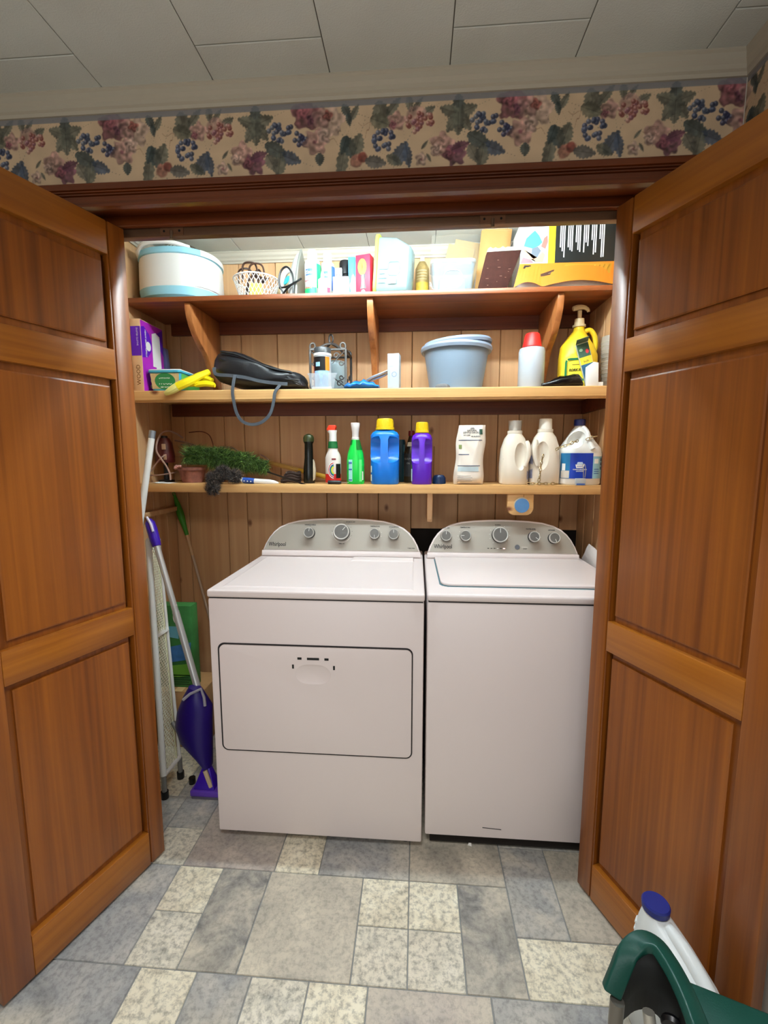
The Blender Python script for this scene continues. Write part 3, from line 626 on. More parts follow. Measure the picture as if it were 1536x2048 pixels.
dc = console(dry, -.709, .024, [(-.485,.107,.0235,5),(-.337,.113,.036,40),(-.187,.106,.0235,180),(-.101,.105,.0235,0)], 1, (1.958, DT+.001), '', [('WRINKLE SHIELD',-.485,.142,.0075),('AUTOMATIC DRY',-.30,.158,.006),('TIMED DRY',-.337,.058,.006),('TEMPERATURE',-.187,.139,.0075),('CYCLE SIGNAL',-.101,.137,.0075),('TUMBLE FRESH',-.022,.042,.0055)])
cxd = (-.709+.024)/2
dots(dc, cxd, -.337, .113, .046, (-110,-85,-60,-35,-15,10,35,60,85,110), INK); dots(dc, cxd, -.187, .106, .031, (40,75,110,145,180), mat('tick_white', (236,234,228), .5)); dots(dc, cxd, -.101, .105, .031, (0,60), INK); dots(dc, cxd, -.485, .107, .031, (-60,0), INK)
MB().tube([( -.337-cxd+.045*math.cos(t), -.0024, .113+.045*math.sin(t)) for t in np.linspace(R(180), R(330), 24)], .0006, 5).obj('dial_arc', mat('tick_white', (236,234,228), .5), dc)
# ---- washer
WX0, WX1, WYF = 0.038, 0.738, 1.442
was = thing('washing_machine', 'white top-loading washer with a flat lid, right of the dryer', 'washer', (0, 0, 0))
box('cabinet', WX0+.001, WX1-.001, WYF+.002, 2.13, .060, .914, WHITE_EN, was, bevel=.006)
box('seam', WX0+.005, WX1-.005, WYF+.006, 2.126, .914, .918, SEAM, was)
box('top_panel', WX0, WX1, WYF-.002, 2.13, .918, DT, WHITE_EN, was, bevel=.010, seg=3)
a, b = onz(868, 1122, DT), onz(884, 1172, DT)
fy = onz(1000, 1176, DT).y; lp = [(a.x, 1.946), (b.x-.008, fy+.03), (b.x, fy+.012), (b.x+.02, fy), (WX1-.075, fy), (WX1-.055, fy+.012), (WX1-.05, fy+.03), (WX1-.03, 1.946)]
MB().prism(lp, 'Z', DT-.002, DT+.0012).obj('lid_gap', TEAL, was, smooth=0)
def shrink(P, d):
    cx = sum(p[0] for p in P)/len(P); cy = sum(p[1] for p in P)/len(P); return [(p[0]-math.copysign(d, p[0]-cx), p[1]-math.copysign(d, p[1]-cy) if p[1] < 1.9 else p[1]) for p in P]
MB().prism(shrink(lp, .0045), 'Z', DT+.0013, DT+.011).obj('lid', WHITE_EN, was, bevel=.003)
box('kick_plate', WX0+.02, WX1-.02, WYF+.03, WYF+.05, .012, .060, DARK, was)
for x in (WX0+.06, WX1-.06):
    for y in (WYF+.07, 2.07): MB().lathe([(.02, 0), (.02, .01), (.012, .012), (.012, .061)], (x, y, 0.0005), 14).obj('foot', BLACK, was)
wc = console(was, .045, .712, [(.132,.101,.0235,0),(.217,.102,.0235,-90),(.368,.108,.034,0),(.514,.101,.0235,128),(.600,.097,.0235,160)], 1, (1.958, DT+.001), '', [('LOAD SIZE',.132,.135,.0075),('TEMPERATURE',.217,.138,.0075),('NORMAL',.362,.151,.007),('WATER LEVEL',.505,.134,.0075),('OPTIONS',.594,.130,.0075),('START',.478,.047,.006)])
cxw = (.045+.712)/2
tw = mat('tick_white', (236,234,228), .5)
dots(wc, cxw, .132, .101, .031, (-45,-80,-120), tw); dots(wc, cxw, .217, .102, .031, (-120,-90,-50,-150), tw); dots(wc, cxw, .368, .108, .044, (-140,-110,-85,-60,-30,30,60,90,115,140), tw); dots(wc, cxw, .514, .101, .031, (30,60,90,130), tw)
tx = [('Heavy',-.052,.006),('Normal',-.05,.022),('Delicate',-.05,-.02),('Bulky',.055,.022),('Rinse',.055,.004),('Spin',.05,-.02)]
for i in range(6):
    x = .318+.0138*i
    MB().prism(rounded(x-cxw-.004, x-cxw+.004, .0475, .0505, .0014, 3), 'Y', -.0032, -.0022).obj('indicator', (mat('indicator_lit', (255,200,180), .4, emit=4) if i == 5 else (mat('indicator_white', (245,240,235), .4) if i == 3 else SEAM)), wc)
MB().disc((.444-cxw, -.0022, .056), .0105, 'Y', 24, .003).obj('start_button', mat('start_grey', (84,86,92), .5), wc)
box('start_line', .462-cxw, .49-cxw, -.0027, -.0022, .0555, .0565, tw, wc)
# scuff on the washer's foot and a crumb of paper on the floor
p = at(985, 1658, WYF)
MB().tube([(p.x-.035, WYF+.0012, p.z+.002), (p.x, WYF+.0012, p.z), (p.x+.03, WYF+.0012, p.z-.002)], .0011, 5).obj('scuff', SEAM, was)
p = onz(940, 1688, 0.006)
tag(MB().loft([[(p.x-.008,p.y,.0005),(p.x+.006,p.y-.004,.0005),(p.x+.009,p.y+.006,.0005)], [(p.x-.005,p.y+.001,.010),(p.x+.002,p.y,.013),(p.x+.005,p.y+.004,.009)]]).obj('paper_scrap', WHITE_PL, smooth=0), 'tiny white paper scrap on the floor in front of the washer', 'scrap')
# ================================================================== helpers for the things on the shelves
def rob(name, spec, m, parent, n=28, **k):
    """loft of superellipse rings: (z, rx, ry[, p, cx, cy])"""
    rs = []
    for t in spec:
        z, rx, ry = t[:3]; p = t[3] if len(t) > 3 else 2.0; cx = t[4] if len(t) > 4 else 0; cy = t[5] if len(t) > 5 else 0
        rs.append(ring(cx, cy, z, rx, ry, n, p))
    return MB().loft(rs).obj(name, m, parent, **k)
def wrap(name, spec, a0, a1, m, parent, off=.0007, n=14):
    """label patch hugging a loft between angles a0..a1 (deg, -90 faces the camera); spec as in rob()"""
    vs, fs = [], []
    for t in spec:
        z, rx, ry = t[:3]; p = t[3] if len(t) > 3 else 2.0; cx = t[4] if len(t) > 4 else 0; cy = t[5] if len(t) > 5 else 0
        for i in range(n+1):
            a = R(a0+(a1-a0)*i/n); c, s = math.cos(a), math.sin(a)
            vs.append((cx+(rx+off)*math.copysign(abs(c)**(2/p), c), cy+(ry+off)*math.copysign(abs(s)**(2/p), s), z))
    for j in range(len(spec)-1):
        for i in range(n): fs.append((j*(n+1)+i, j*(n+1)+i+1, (j+1)*(n+1)+i+1, (j+1)*(n+1)+i))
    return MB().add(vs, fs).obj(name, m, parent)
def ctext(s, size, ang, z, r, m, parent, cx=0, cy=0, bold=0.0, off=.0012, name='lettering', shear=0.0):
    """lettering bent round an upright cylinder of radius r, centred on angle ang"""
    o = text(s, size, (0, 0, 0), m, parent, rot=(0, 0, 0), align='CENTER', name=name, bold=bold, shear=shear)
    for v in o.data.vertices:
        a = R(ang)+v.co.x/r; rr = r+off+v.co.z; v.co = (cx+rr*math.cos(a), cy+rr*math.sin(a), z+v.co.y)
    return o
def poly(name, pts, y, m, parent, h=.0006): return MB().prism(pts, 'Y', y-h, y).obj(name, m, parent, smooth=0)
def ell(cx, cz, rx, rz, n=20, a0=0): return [(cx+rx*math.cos(2*PI*i/n+a0), cz+rz*math.sin(2*PI*i/n+a0)) for i in range(n)]
def fuzz(name, m, parent, gen, n, seed, w=.0007):
    """n bent strands; gen(rng) gives root, tip, bend"""
    rg = random.Random(seed); vs, fs = [], []
    for i in range(n):
        a, b, c = gen(rg); mid = (a+b)/2+c; d = (b-a); s = d.cross(Vector((rg.uniform(-1,1), rg.uniform(-1,1), rg.uniform(-1,1))))
        s = s.normalized()*w if s.length > 1e-9 else Vector((w, 0, 0)); k = len(vs)
        vs += [a-s, a+s, mid+s*.8, mid-s*.8, b]; fs += [(k, k+1, k+2, k+3), (k+3, k+2, k+4)]
    o = MB().add(vs, fs).obj(name, m, parent, smooth=0); o['kind'] = 'stuff'; return o
def spline(pts, n=6):
    P = [Vector(p) for p in pts]; out = []
    for i in range(len(P)-1):
        p0, p1, p2, p3 = P[max(i-1, 0)], P[i], P[i+1], P[min(i+2, len(P)-1)]
        for k in range(n):
            t = k/n; out.append(0.5*((2*p1)+(p2-p0)*t+(2*p0-5*p1+4*p2-p3)*t*t+(3*p1-p0-3*p2+p3)*t**3))
    return out+[P[-1]]
def base(px, Y, Zs): return Vector((at(px, 800, Y).x if False else at(px, {Z1: 583, Z2: 775, Z3: 968}.get(Zs, 968), Y).x, Y, Zs+.0006))
def hz(px, py, Y, Zs): return at(px, py, Y).z-Zs
LBLUE = mat('pale_aqua_plastic', (150,206,222), .4); OFFW = mat('ivory_plastic', (222,214,200), .4)
PAPER = mat('paper_white', (238,236,230), .7); CARD = mat('kraft_card', (188,146,96), .75, var=.08, vscale=40)
NAVYP = mat('navy_plastic', (24,36,98), .35); YEL = mat('yellow_plastic', (236,200,40), .4); REDP = mat('red_plastic', (200,36,30), .4)
STEEL = mat('steel', (190,188,184), .28, metal=.9); TEALP = mat('teal_print', (40,168,176), .45); PINKP = mat('pink_print', (228,128,158), .5)
def clear(name, rgb, rough=.15, alpha=.35):
    return mat(name, rgb, rough, alpha=alpha)
# ================================================================== TOP SHELF
# ---- foot spa
c = Vector((-1.083, 2.094, Z1+.0006)); H = .205
t = thing('foot_spa', 'round white and pale blue foot spa at the left end of the top shelf', 'foot spa', c)
rx, ry, pw = .178, .158, 2.3
rob('base', [(0, rx*.88, ry*.88, pw), (.012, rx*.97, ry*.97, pw), (.045, rx, ry, pw)], LBLUE, t, 40)
rob('tub', [(.0455, rx*.995, ry*.995, pw), (.06, rx, ry, pw), (.16, rx*.985, ry*.985, pw), (.178, rx*.965, ry*.965, pw)], WHITE_PL, t, 40)
rob('rim', [(.1785, rx*.98, ry*.98, pw), (.181, rx*1.0, ry*1.0, pw), (.203, rx*.985, ry*.985, pw), (.207, rx*.95, ry*.95, pw)], LBLUE, t, 40)
wrap('rim_cap', [(.180, rx, ry, pw), (.204, rx*.985, ry*.985, pw)], -40, 20, WHITE_PL, t, off=.0025)
wrap('seam_panel', [(.05, rx, ry, pw), (.16, rx*.985, ry*.985, pw)], -52, -4, WHITE_PL, t, off=.003)
MB().tube(spline([(-.150,-.085,.190), (-.128,-.128,.196), (-.085,-.158,.213), (-.02,-.162,.218), (.05,-.152,.216), (.10,-.12,.210)]), .0085, 8).obj('carry_handle', WHITE_PL, t)
dome = rob('grille_lid', [(.2072, .13, .115), (.222, .118, .105), (.252, .075, .066), (.276, .03, .026), (.283, .012, .01)], OFFW, t, 32)
for k in range(16):
    a = R(-160+k*9.5); pr = [(.122, .222), (.08, .250), (.035, .275)]
    MB().tube([(r_*math.cos(a), r_*.88*math.sin(a), z_+.0005) for r_, z_ in pr], .0016, 5).obj('slot', mat('slot_shadow', (96,86,70), .8), dome)
# ---- white wire basket of cords
c = base(514, 2.06, Z1); t = thing('wire_basket', 'white diamond-mesh wire basket full of brown cords on the top shelf', 'basket', c)
Hb, r0, r1 = .098, .070, .100
MB().tube([(r1*math.cos(a), r1*math.sin(a), Hb) for a in np.linspace(0, 2*PI, 41)[:-1]], .003, 8, closed=True).obj('rim', WHITE_PL, t)
MB().lathe([(r0-.001, 0), (r0, .002)], n=32).obj('bottom', WHITE_PL, t)
lat = MB()
for k in range(30):
    for s in (1, -1):
        pts = []
        for q in np.linspace(0, 1, 7):
            a = 2*PI*k/30+s*q*.62; rr = r0+(r1-r0)*q; pts.append((rr*math.cos(a), rr*math.sin(a), .003+q*(Hb-.003)))
        lat.tube(pts, .0014, 4)
o = lat.obj('mesh', WHITE_PL, t, smooth=0); o['kind'] = 'stuff'
BRC = mat('brown_cord', (58,34,22), .5)
rg = random.Random(4)
t2 = thing('extension_cord', 'tangled brown extension cord heaped in the white mesh basket', 'cord', c+Vector((0, 0, .004)))
for k in range(4):
    pts = []; ph = rg.random()*6
    for i in range(9):
        a = ph+i*.9; q = rg.uniform(.2, .75); pts.append((.072*q*math.cos(a), .072*q*math.sin(a), .014+.016*i*rg.uniform(.75, 1.05)))
    MB().tube(spline(pts, 5), .0045, 6).obj('strand', BRC, t2)
for a, b, zz in ((-.02, -.055, .150), (.012, -.06, .142), (-.05, -.03, .135)):
    MB().tube(spline([(a-.03, b+.02, .08), (a-.02, b, zz-.012), (a+.01, b-.004, zz), (a+.035, b+.01, zz-.01), (a+.04, b+.02, .07)]), .0042, 6).obj('loop', BRC, t2)
box('packet', -.012, .045, -.062, -.056, .008, .062, mat('yellow_packet', (226,196,92), .5), t2)
pb = base(548, 2.14, Z1)
t = thing('power_strip', 'beige power strip standing aslant behind the mesh basket', 'power strip', pb+Vector((-.02, .045, 0.002)), rot=(0, R(24), R(10)))
box('body', -.022, .022, -.016, .016, 0, .20, mat('beige_plastic', (206,186,140), .5), t, bevel=.004)
for z_ in (.06, .105, .15):
    s = box('socket', -.014, .014, -.0175, -.0158, z_, z_+.03, mat('beige_plastic_dark', (186,164,118), .5), t, bevel=.001)
    for x_ in (-.006, .006): box('slot', x_-.0012, x_+.0012, -.0181, -.0175, z_+.012, z_+.022, BLACK, s)
# ---- clothes iron
c = base(592, 2.055, Z1); t = thing('clothes_iron', 'white clothes iron standing on its heel with its black cord wound round', 'iron', c+Vector((.004,0,0)), rz=R(-14))
def sole(w, h, x, sh=0): return [(x, math.copysign(w, s)*(1-q**2.2) if abs(s) else 0, .004+h*q) for q, s in [(q, 1) for q in (0, .15, .35, .55, .75, .9)]+[(1, 0)]+[(q, -1) for q in (.9, .75, .55, .35, .15, 0)]]
MB().loft([sole(.057, .215, .020), sole(.058, .217, .026), sole(.056, .213, .030)]).obj('soleplate', mat('sole_grey', (150,152,144), .35, metal=.5), t)
MB().loft([sole(.054, .205, .0195), sole(.056, .200, .004), sole(.046, .175, -.016), sole(.028, .13, -.03)]).obj('body', mat('iron_white', (190,192,186), .4), t)
MB().tube(spline([(-.028, 0, .015), (-.062, 0, .022), (-.070, 0, .07), (-.064, 0, .125), (-.03, 0, .145)]), .012, 10).obj('handle', WHITE_PL, t)
MB().lathe([(.021, 0), (.02, .004)], n=20).obj('dial', TEALP, t, loc=(-.036, -.022, .09), rot=(R(70), 0, R(-30)))
MB().tube(spline([(-.02, -.058, .004), (-.05, -.062, .06), (-.045, -.06, .112), (-.015, -.06, .13), (.012, -.062, .10), (.02, -.064, .05), (.015, -.066, .006)]), .0042, 7).obj('cord', BLACK, t)
MB().tube(spline([(-.055, -.055, .05), (-.01, -.068, .046), (.03, -.066, .06), (.05, -.05, .078)]), .0042, 7).obj('cord', BLACK, t)
MB().tube(spline([(-.05, -.06, .006), (-.01, -.07, .035), (.03, -.07, .06)]), .0042, 7).obj('cord', BLACK, t)
# ---- two white stain-remover bottles
GRNP = mat('green_print', (20,168,96), .45); BLUP = mat('blue_print', (56,92,160), .45); REDI = mat('red_print', (196,44,52), .5)
for px, pyt, r, band, lab in ((626, 502, .034, GRNP, 'white stain-remover bottle with a green band beside the iron on the top shelf'), (656, 507, .0305, BLUP, 'white stain-remover bottle with a blue band on the top shelf')):
    Yc = 2.0 if px < 640 else 2.03; c = base(px, Yc, Z1); h = hz(px, pyt, Yc, Z1)
    t = thing('spray_bottle', lab, 'bottle', c, group='white stain-remover bottles')
    sp = [(0, r*.95, r*.95), (.004, r, r), (h*.70, r, r), (h*.76, r*.92, r*.92), (h*.80, r*.62, r*.62)]
    rob('body', sp, mat('stain_bottle_white', (182,183,180), .4), t); rob('cap', [(h*.80+.0005, r*.60, r*.60), (h*.82, r*.62, r*.62), (h*.98, r*.58, r*.58), (h, r*.5, r*.5)], WHITE_PL, t)
    wrap('side_band', [(.03, r, r), (h*.68, r, r)], -48, 30, band, t)
    wrap('logo_oval', [(h*.42, r, r), (h*.50, r, r), (h*.56, r, r)], -132, -78, BLUP, t, off=.0008)
    ctext('Zout!', .021, -100, h*.455, r, PAPER, t, bold=.0004, shear=.2)
    ctext('LAUNDRY', .0085, -112, h*.30, r, REDI, t); ctext('STAIN', .012, -112, h*.14, r, REDI, t, bold=.0002)
    if px < 640: wrap('foot_band', [(.008, r, r), (.032, r, r)], -160, -52, GRNP, t)
    else: wrap('foot_patch', [(.012, r, r), (.04, r, r)], -100, -62, mat('plum_print', (150,50,92), .5), t)
c = base(645.5, 1.962, Z1); h = hz(645, 543, 1.962, Z1)
t = thing('dropper_bottle', 'small white bottle in front of the two stain-remover bottles', 'bottle', c); r = .019
rob('body', [(0, r, r), (.003, r*1.03, r*1.03), (h*.62, r, r), (h*.70, r*.5, r*.5)], mat('pale_teal_white', (214,232,226), .4), t); rob('nozzle', [(h*.70+.0004, r*.42, r*.42), (h*.9, r*.36, r*.36), (h, r*.2, r*.2)], WHITE_PL, t)
ctext('OIL', .009, -100, h*.45, r, GRNP, t)
# ---- small boxes and jar
def carton(name, label, px0, px1, pyt, Y, Zs, depth, m, group=None, rz=0):
    a, b = base(px0, Y, Zs), base(px1, Y, Zs); h = hz((px0+px1)/2, pyt, Y, Zs); w = b.x-a.x
    t = thing(name, label, 'box', Vector(((a.x+b.x)/2, Y, Zs+.0006)), rz, group)
    box('carton', -w/2, w/2, 0, depth, 0, h, m, t, bevel=.0012); return t, w, h
t, w, h = carton('small_box', 'small white and pink box on the top shelf before the black-capped jar', 666, 697, 553, 1.975, Z1, .05, mat('soft_white_card', (196,194,190), .7))
poly('pink_top', [(-w/2+.001, h*.62), (w/2-.001, h*.62), (w/2-.001, h-.002), (-w/2+.001, h-.002)], -.0001, PINKP, t)
for k in range(2): poly('print_line', [(-w*.4, h*.5-k*.012), (w*.35, h*.5-k*.012), (w*.35, h*.46-k*.012), (-w*.4, h*.46-k*.012)], -.0001, PINKP, t)
t, w, h = carton('small_box', 'small white box with a red heart in a ring behind the pink box', 669, 684, 536, 2.06, Z1, .04, PAPER)
poly('ring_print', ell(0, h*.72, w*.40, w*.40), -.0001, INK, t); poly('ring_print', ell(0, h*.72, w*.33, w*.33), -.0007, PAPER, t)
poly('heart', [(0, h*.72-w*.2), (w*.2, h*.72+w*.04), (w*.14, h*.72+w*.16), (0, h*.72+w*.08), (-w*.14, h*.72+w*.16), (-w*.2, h*.72+w*.04)], -.0013, REDI, t)
text('aids', .012, (0, -.0008, h*.42), INK, t, align='CENTER')
c = base(691, 2.10, Z1); h = hz(691, 524, 2.10, Z1); t = thing('jar', 'black-capped jar with a cream label behind the small boxes', 'jar', c); r = .026
rob('body', [(0, r*.9, r*.9), (.004, r, r), (h*.6, r, r), (h*.68, r*.85, r*.85)], BLACK, t); wrap('label_patch', [(h*.2, r, r), (h*.58, r, r)], -150, -30, mat('cream_label', (214,200,170), .6), t)
rob('cap', [(h*.68+.0004, r*1.05, r*1.05), (h*.96, r*1.02, r*1.02), (h, r*.9, r*.9)], BLACK, t)
t, w, h = carton('small_box', 'slim blue toothbrush-style carton left of the red box on the top shelf', 697, 711, 514, 2.01, Z1, .055, mat('cyan_carton', (60,160,206), .5))
poly('white_swirl', [(-w*.1, 0.01), (w*.45, .01), (w*.45, h*.5), (w*.1, h*.6), (-w*.3, h*.3)], -.0001, PAPER, t)
poly('brush_print', [(-w*.1, h*.55), (w*.15, h*.55), (w*.15, h*.85), (-w*.1, h*.85)], -.0008, BLUP, t)
t, w, h = carton('small_box', 'red carton with a yellow oval, leaning by the lime-lidded tub', 711, 741, 509, 1.985, Z1, .05, mat('crimson_carton', (206,28,58), .45), rz=R(-14))
poly('yellow_oval', ell(-w*.05, h*.70, w*.30, h*.20), -.0001, YEL, t); poly('oval_slit', ell(-w*.05, h*.70, w*.035, h*.09), -.0008, mat('brown_ink', (120,72,20), .6), t)
poly('figure_print', [(-w*.2, h*.16), (w*.22, h*.16), (w*.12, h*.34), (w*.2, h*.52), (-w*.16, h*.52), (-w*.1, h*.34)], -.0001, BLACK, t)
poly('figure_light', [(-w*.08, h*.18), (w*.1, h*.18), (w*.06, h*.5), (-w*.06, h*.5)], -.0008, PAPER, t); poly('white_dot', ell(w*.02, h*.09, w*.13, w*.13), -.0001, PAPER, t)
MB().prism([(-.002, .004), (.048, .004), (.048, h-.004), (.002, h-.02)], 'X', -w/2-.0006, -w/2-.0001).obj('side_print', mat('rose_white_print', (236,206,212), .5), t, smooth=0)
# ---- lime-lidded tub standing on its end
c = base(782, 2.03, Z1)
TUB = clear('milky_plastic', (128,158,160), .25, .75); LIME = mat('lime_plastic', (164,180,70), .4)
h = hz(768, 470, 2.0, Z1); t = thing('storage_tub', 'milky plastic storage tub with a lime lid, standing on its end', 'tub', c, rot=(0, R(4), R(-12)))
def rr(x, y0, y1, z0, z1, r_): return [(x, a, b) for a, b in rounded(y0, y1, z0, z1, r_, 4)]
MB().loft([rr(-.052, -.055, .055, .004, h-.012, .022), rr(.02, -.052, .052, .006, h*.93, .022), rr(.078, -.048, .048, .010, h*.80, .022), rr(.084, -.040, .040, .02, h*.77, .02)]).obj('tub', TUB, t)
MB().loft([rr(-.068, -.052, .052, .006, h-.006, .022), rr(-.066, -.062, .062, 0, h, .026), rr(-.054, -.062, .062, 0, h, .026), rr(-.0525, -.058, .058, .004, h-.004, .024)]).obj('lid', LIME, t)
MB().tube([(a, -.0575, b) for a, b in rounded(-.005, .045, h*.30, h*.52, .012, 4)], .0012, 5, closed=True).obj('emboss', mat('grey_ink', (110,128,136), .5), t)
for k in range(4): box('print_line', -.045, -.045+.03+.008*(k % 2), -.0582, -.0576, h*.18+k*.018, h*.18+k*.018+.004, mat('pale_blue_ink', (120,176,190), .5), t)
box('print_block', .0, .035, -.0572, -.0560, h*.16, h*.25, mat('grey_ink', (110,128,136), .5), t)
# ---- aerosol can
c = base(844, 2.15, Z1); h = hz(844, 513, 2.15, Z1); t = thing('aerosol_can', 'tarnished gold aerosol can behind the clear tub', 'can', c); r = .031
rob('can', [(0, r*.95, r*.95), (.004, r, r), (h*.74, r, r), (h*.82, r*.74, r*.74), (h*.88, r*.5, r*.5)], mat('tarnished_gold', (150,126,78), .4, metal=.3, var=.25, vscale=60), t)
rob('nozzle', [(h*.88+.0004, r*.36, r*.36), (h*.97, r*.3, r*.3), (h, r*.2, r*.2)], OFFW, t); wrap('label_patch', [(.03, r, r), (h*.45, r, r)], -150, -30, mat('faded_yellow_label', (196,166,60), .55, var=.2, vscale=80), t)
for k in range(4): wrap('print_line', [(h*.5+k*.012, r, r), (h*.5+k*.012+.004, r, r)], -140, -50, mat('faded_ink', (176,160,120), .6), t, off=.0009)
# ---- clear tub
c0, c1 = base(860, 1.985, Z1), base(952, 1.985, Z1); w = (c1.x-c0.x)/2; h = hz(905, 516, 1.985, Z1)
CLR = clear('clear_tub', (170,192,204), .12, .34)
t = thing('plastic_tub', 'clear rectangular plastic tub in the middle right of the top shelf', 'tub', Vector(((c0.x+c1.x)/2, 1.985+.07, Z1+.0006)))
MB().loft([[(a, b, z_) for a, b in rounded(-w*q, w*q, -.07*q, .07*q, .02, 4)] for z_, q in ((0, .78), (.004, .82), (h*.88, .95))]).obj('body', CLR, t)
MB().loft([[(a, b, z_) for a, b in rounded(-w*q, w*q, -.07*q, .07*q, .022, 4)] for z_, q in ((h*.88+.0005, .98), (h*.90, 1.0), (h*.98, 1.0), (h, .96))]).obj('lid', CLR, t)
MB().tube([(a, -.067, b) for a, b in rounded(-w*.42, w*.40, h*.16, h*.66, .025, 4)], .0014, 5, closed=True).obj('emboss', clear('emboss_white', (205,214,222), .3, .8), t)
box('contents', -w*.6, w*.6, -.03, .04, .006, h*.55, mat('pale_blue_cloth', (136,166,188), .8), t, bevel=.01)
# ---- bag of papers
c = base(905, 2.16, Z1)
t = thing('document_bag', 'clear plastic bag of tan envelopes and papers behind the clear tub', 'bag', c)
ht = hz(905, 470, 2.16, Z1)
ENV = mat('tan_envelope', (176,138,78), .7, var=.06, vscale=30)
box('envelope', -.085, .035, .012, .016, .01, ht*.86, ENV, t, rot=(0, R(14), 0), bevel=.001); box('envelope', -.05, .075, .020, .024, .01, ht*.96, ENV, t, rot=(0, R(12), 0), bevel=.001); box('paper', -.01, .1, .028, .030, .01, ht*.92, PAPER, t, rot=(0, R(5), 0))
fv = []; nx_, nz_ = 16, 14
for j in range(nz_+1):
    for i in range(nx_+1):
        q, s = i/nx_, j/nz_; fv.append((-.115+.23*q+.02*s, -.004+.008*math.sin(q*13+s*7)*math.sin(s*9+q*4), .004+(ht+.028+.014*math.sin(q*9))*s))
MB().add(fv, [(j*(nx_+1)+i, j*(nx_+1)+i+1, (j+1)*(nx_+1)+i+1, (j+1)*(nx_+1)+i) for j in range(nz_) for i in range(nx_)]).obj('film', clear('clear_film', (190,184,168), .12, .25), t)
MB().lathe([(.006, 0), (.006, .001)], n=14).obj('hang_hole', mat('hole_grey', (120,112,98), .7), t, loc=(.0, -.008, ht*1.02), rot=(R(90), 0, 0))
# ---- padded envelope, brown slab
c = base(977, 2.105, Z1); ht = hz(985, 445, 2.105, Z1)
t = thing('padded_envelope', 'puffy tan padded envelope leaning behind the dark brown slab', 'envelope', c, rot=(R(-4), R(6), 0))
rs = []
for s in np.linspace(0, 1, 13):
    th = .004+.020*math.sin(PI*s)**.6; rs.append([(x_, th*(1-abs(x_/.066)**4)*sg+.002*math.sin(40*x_+9*s), .0006+ht*s) for sg, xs_ in ((-1, np.linspace(-.066, .066, 11)), (1, np.linspace(.066, -.066, 11))) for x_ in xs_])
MB().loft(rs).obj('envelope', mat('padded_kraft', (170,126,72), .75, bump=.4, bscale=30), t, smooth=60)
box('flap_edge', -.062, .062, -.012, -.010, ht*.92, ht*.925, CARD, t)
A, B, C_, D = at(955, 577, 1.975), at(1013, 575, 1.975), at(1043, 500, 1.975), at(974, 504, 1.975)
t = thing('brown_slab', 'dark brown slab with a torn white upper edge propped on the top shelf', 'slab', (A.x, 1.975, Z1+.0006))
P = [(0, 0), (B.x-A.x, 0), (C_.x-A.x, C_.z-Z1), (D.x-A.x, D.z-Z1)]
MB().prism(P, 'Y', 0, .03).obj('slab', mat('dark_brown_board', (50,24,18), .85, spec=.2, var=.15, vscale=50, bump=.2), t, bevel=.002)
rg = random.Random(8); up = []; lo = []
for i in range(15):
    q = i/14; x_ = P[3][0]+(P[2][0]-P[3][0])*q; z_ = P[3][1]+(P[2][1]-P[3][1])*q; lo.append((x_, z_+.0002)); up.append((x_+.004, z_+.010+rg.uniform(0, .008)))
MB().prism(lo+up[::-1], 'Y', 0, .03).obj('torn_edge', mat('torn_white', (236,226,210), .8), t, smooth=0)
for i in range(10):
    q = rg.random(); z_ = .02+rg.random()*.11; x_ = P[3][0]*z_/P[3][1]+.01+q*.10; box('scratch', x_, x_+rg.uniform(.003, .012), -.0004, 0, z_, z_+.0012, mat('scratch_tan', (120,92,78), .7), t)
# ---- large carton with flap
YL = 1.985; a = at(1040, 520, YL); b = at(1212, 520, YL); zt = at(1120, 441, YL).z; zb = at(1100, 527, YL).z
t = thing('product_carton', 'large black and yellow carton with an open orange flap on the top shelf', 'box', (a.x, YL, Z1+.0006))
W_ = b.x-a.x+.06; W_ = min(W_, XR-.016-a.x); Ht = zt-Z1; Hm = zb-Z1
box('carton', 0, W_, 0, .24, 0, Ht, mat('white_card', (226,226,222), .55), t, bevel=.001)
x1 = at(1097, 480, YL).x-a.x; x2 = at(1111, 480, YL).x-a.x
def quad(n, x0, x1_, z0, z1, m, y=-.0001): return poly(n, [(x0, z0), (x1_, z0), (x1_, z1), (x0, z1)], y, m, t)
quad('photo_print', .001, x1, Hm, Ht-.001, mat('photo_pale', (176,194,204), .4))
quad('yellow_stripe', x1, x2, Hm, Ht-.001, mat('yellow_print', (226,196,24), .4))
quad('black_print', x2, W_-.001, Hm, Ht-.001, mat('black_gloss_print', (14,18,18), .35))
def blobp(n, pts, m, y=-.0008): return poly(n, [(x1*u, Hm+(Ht-Hm)*v) for u, v in pts], y, m, t)
blobp('photo_blue', [(.12,.42),(.20,.60),(.36,.70),(.5,.78),(.66,.66),(.78,.50),(.66,.42),(.45,.36)], mat('photo_azure', (60,136,180), .4))
blobp('photo_tool', [(.40,.22),(.60,.14),(.74,.30),(.62,.40),(.42,.36)], mat('photo_slate', (88,98,108), .4), -.0014)
blobp('photo_hand', [(.02,.22),(.14,.34),(.40,.16),(.58,.04),(.82,.03),(.90,.2),(.80,.28),(.62,.14),(.40,.10),(.2,.16)], mat('photo_skin', (186,146,116), .5), -.0016)
blobp('photo_dark', [(.02,.02),(.5,.02),(.38,.10),(.10,.16)], mat('photo_mauve', (120,92,96), .5), -.0008)
blobp('photo_fist', [(.74,.40),(.90,.34),(.98,.5),(.96,.66),(.84,.6)], mat('photo_brown', (140,96,84), .5), -.001)
WT = mat('white_ink', (244,244,240), .5); rg = random.Random(11)
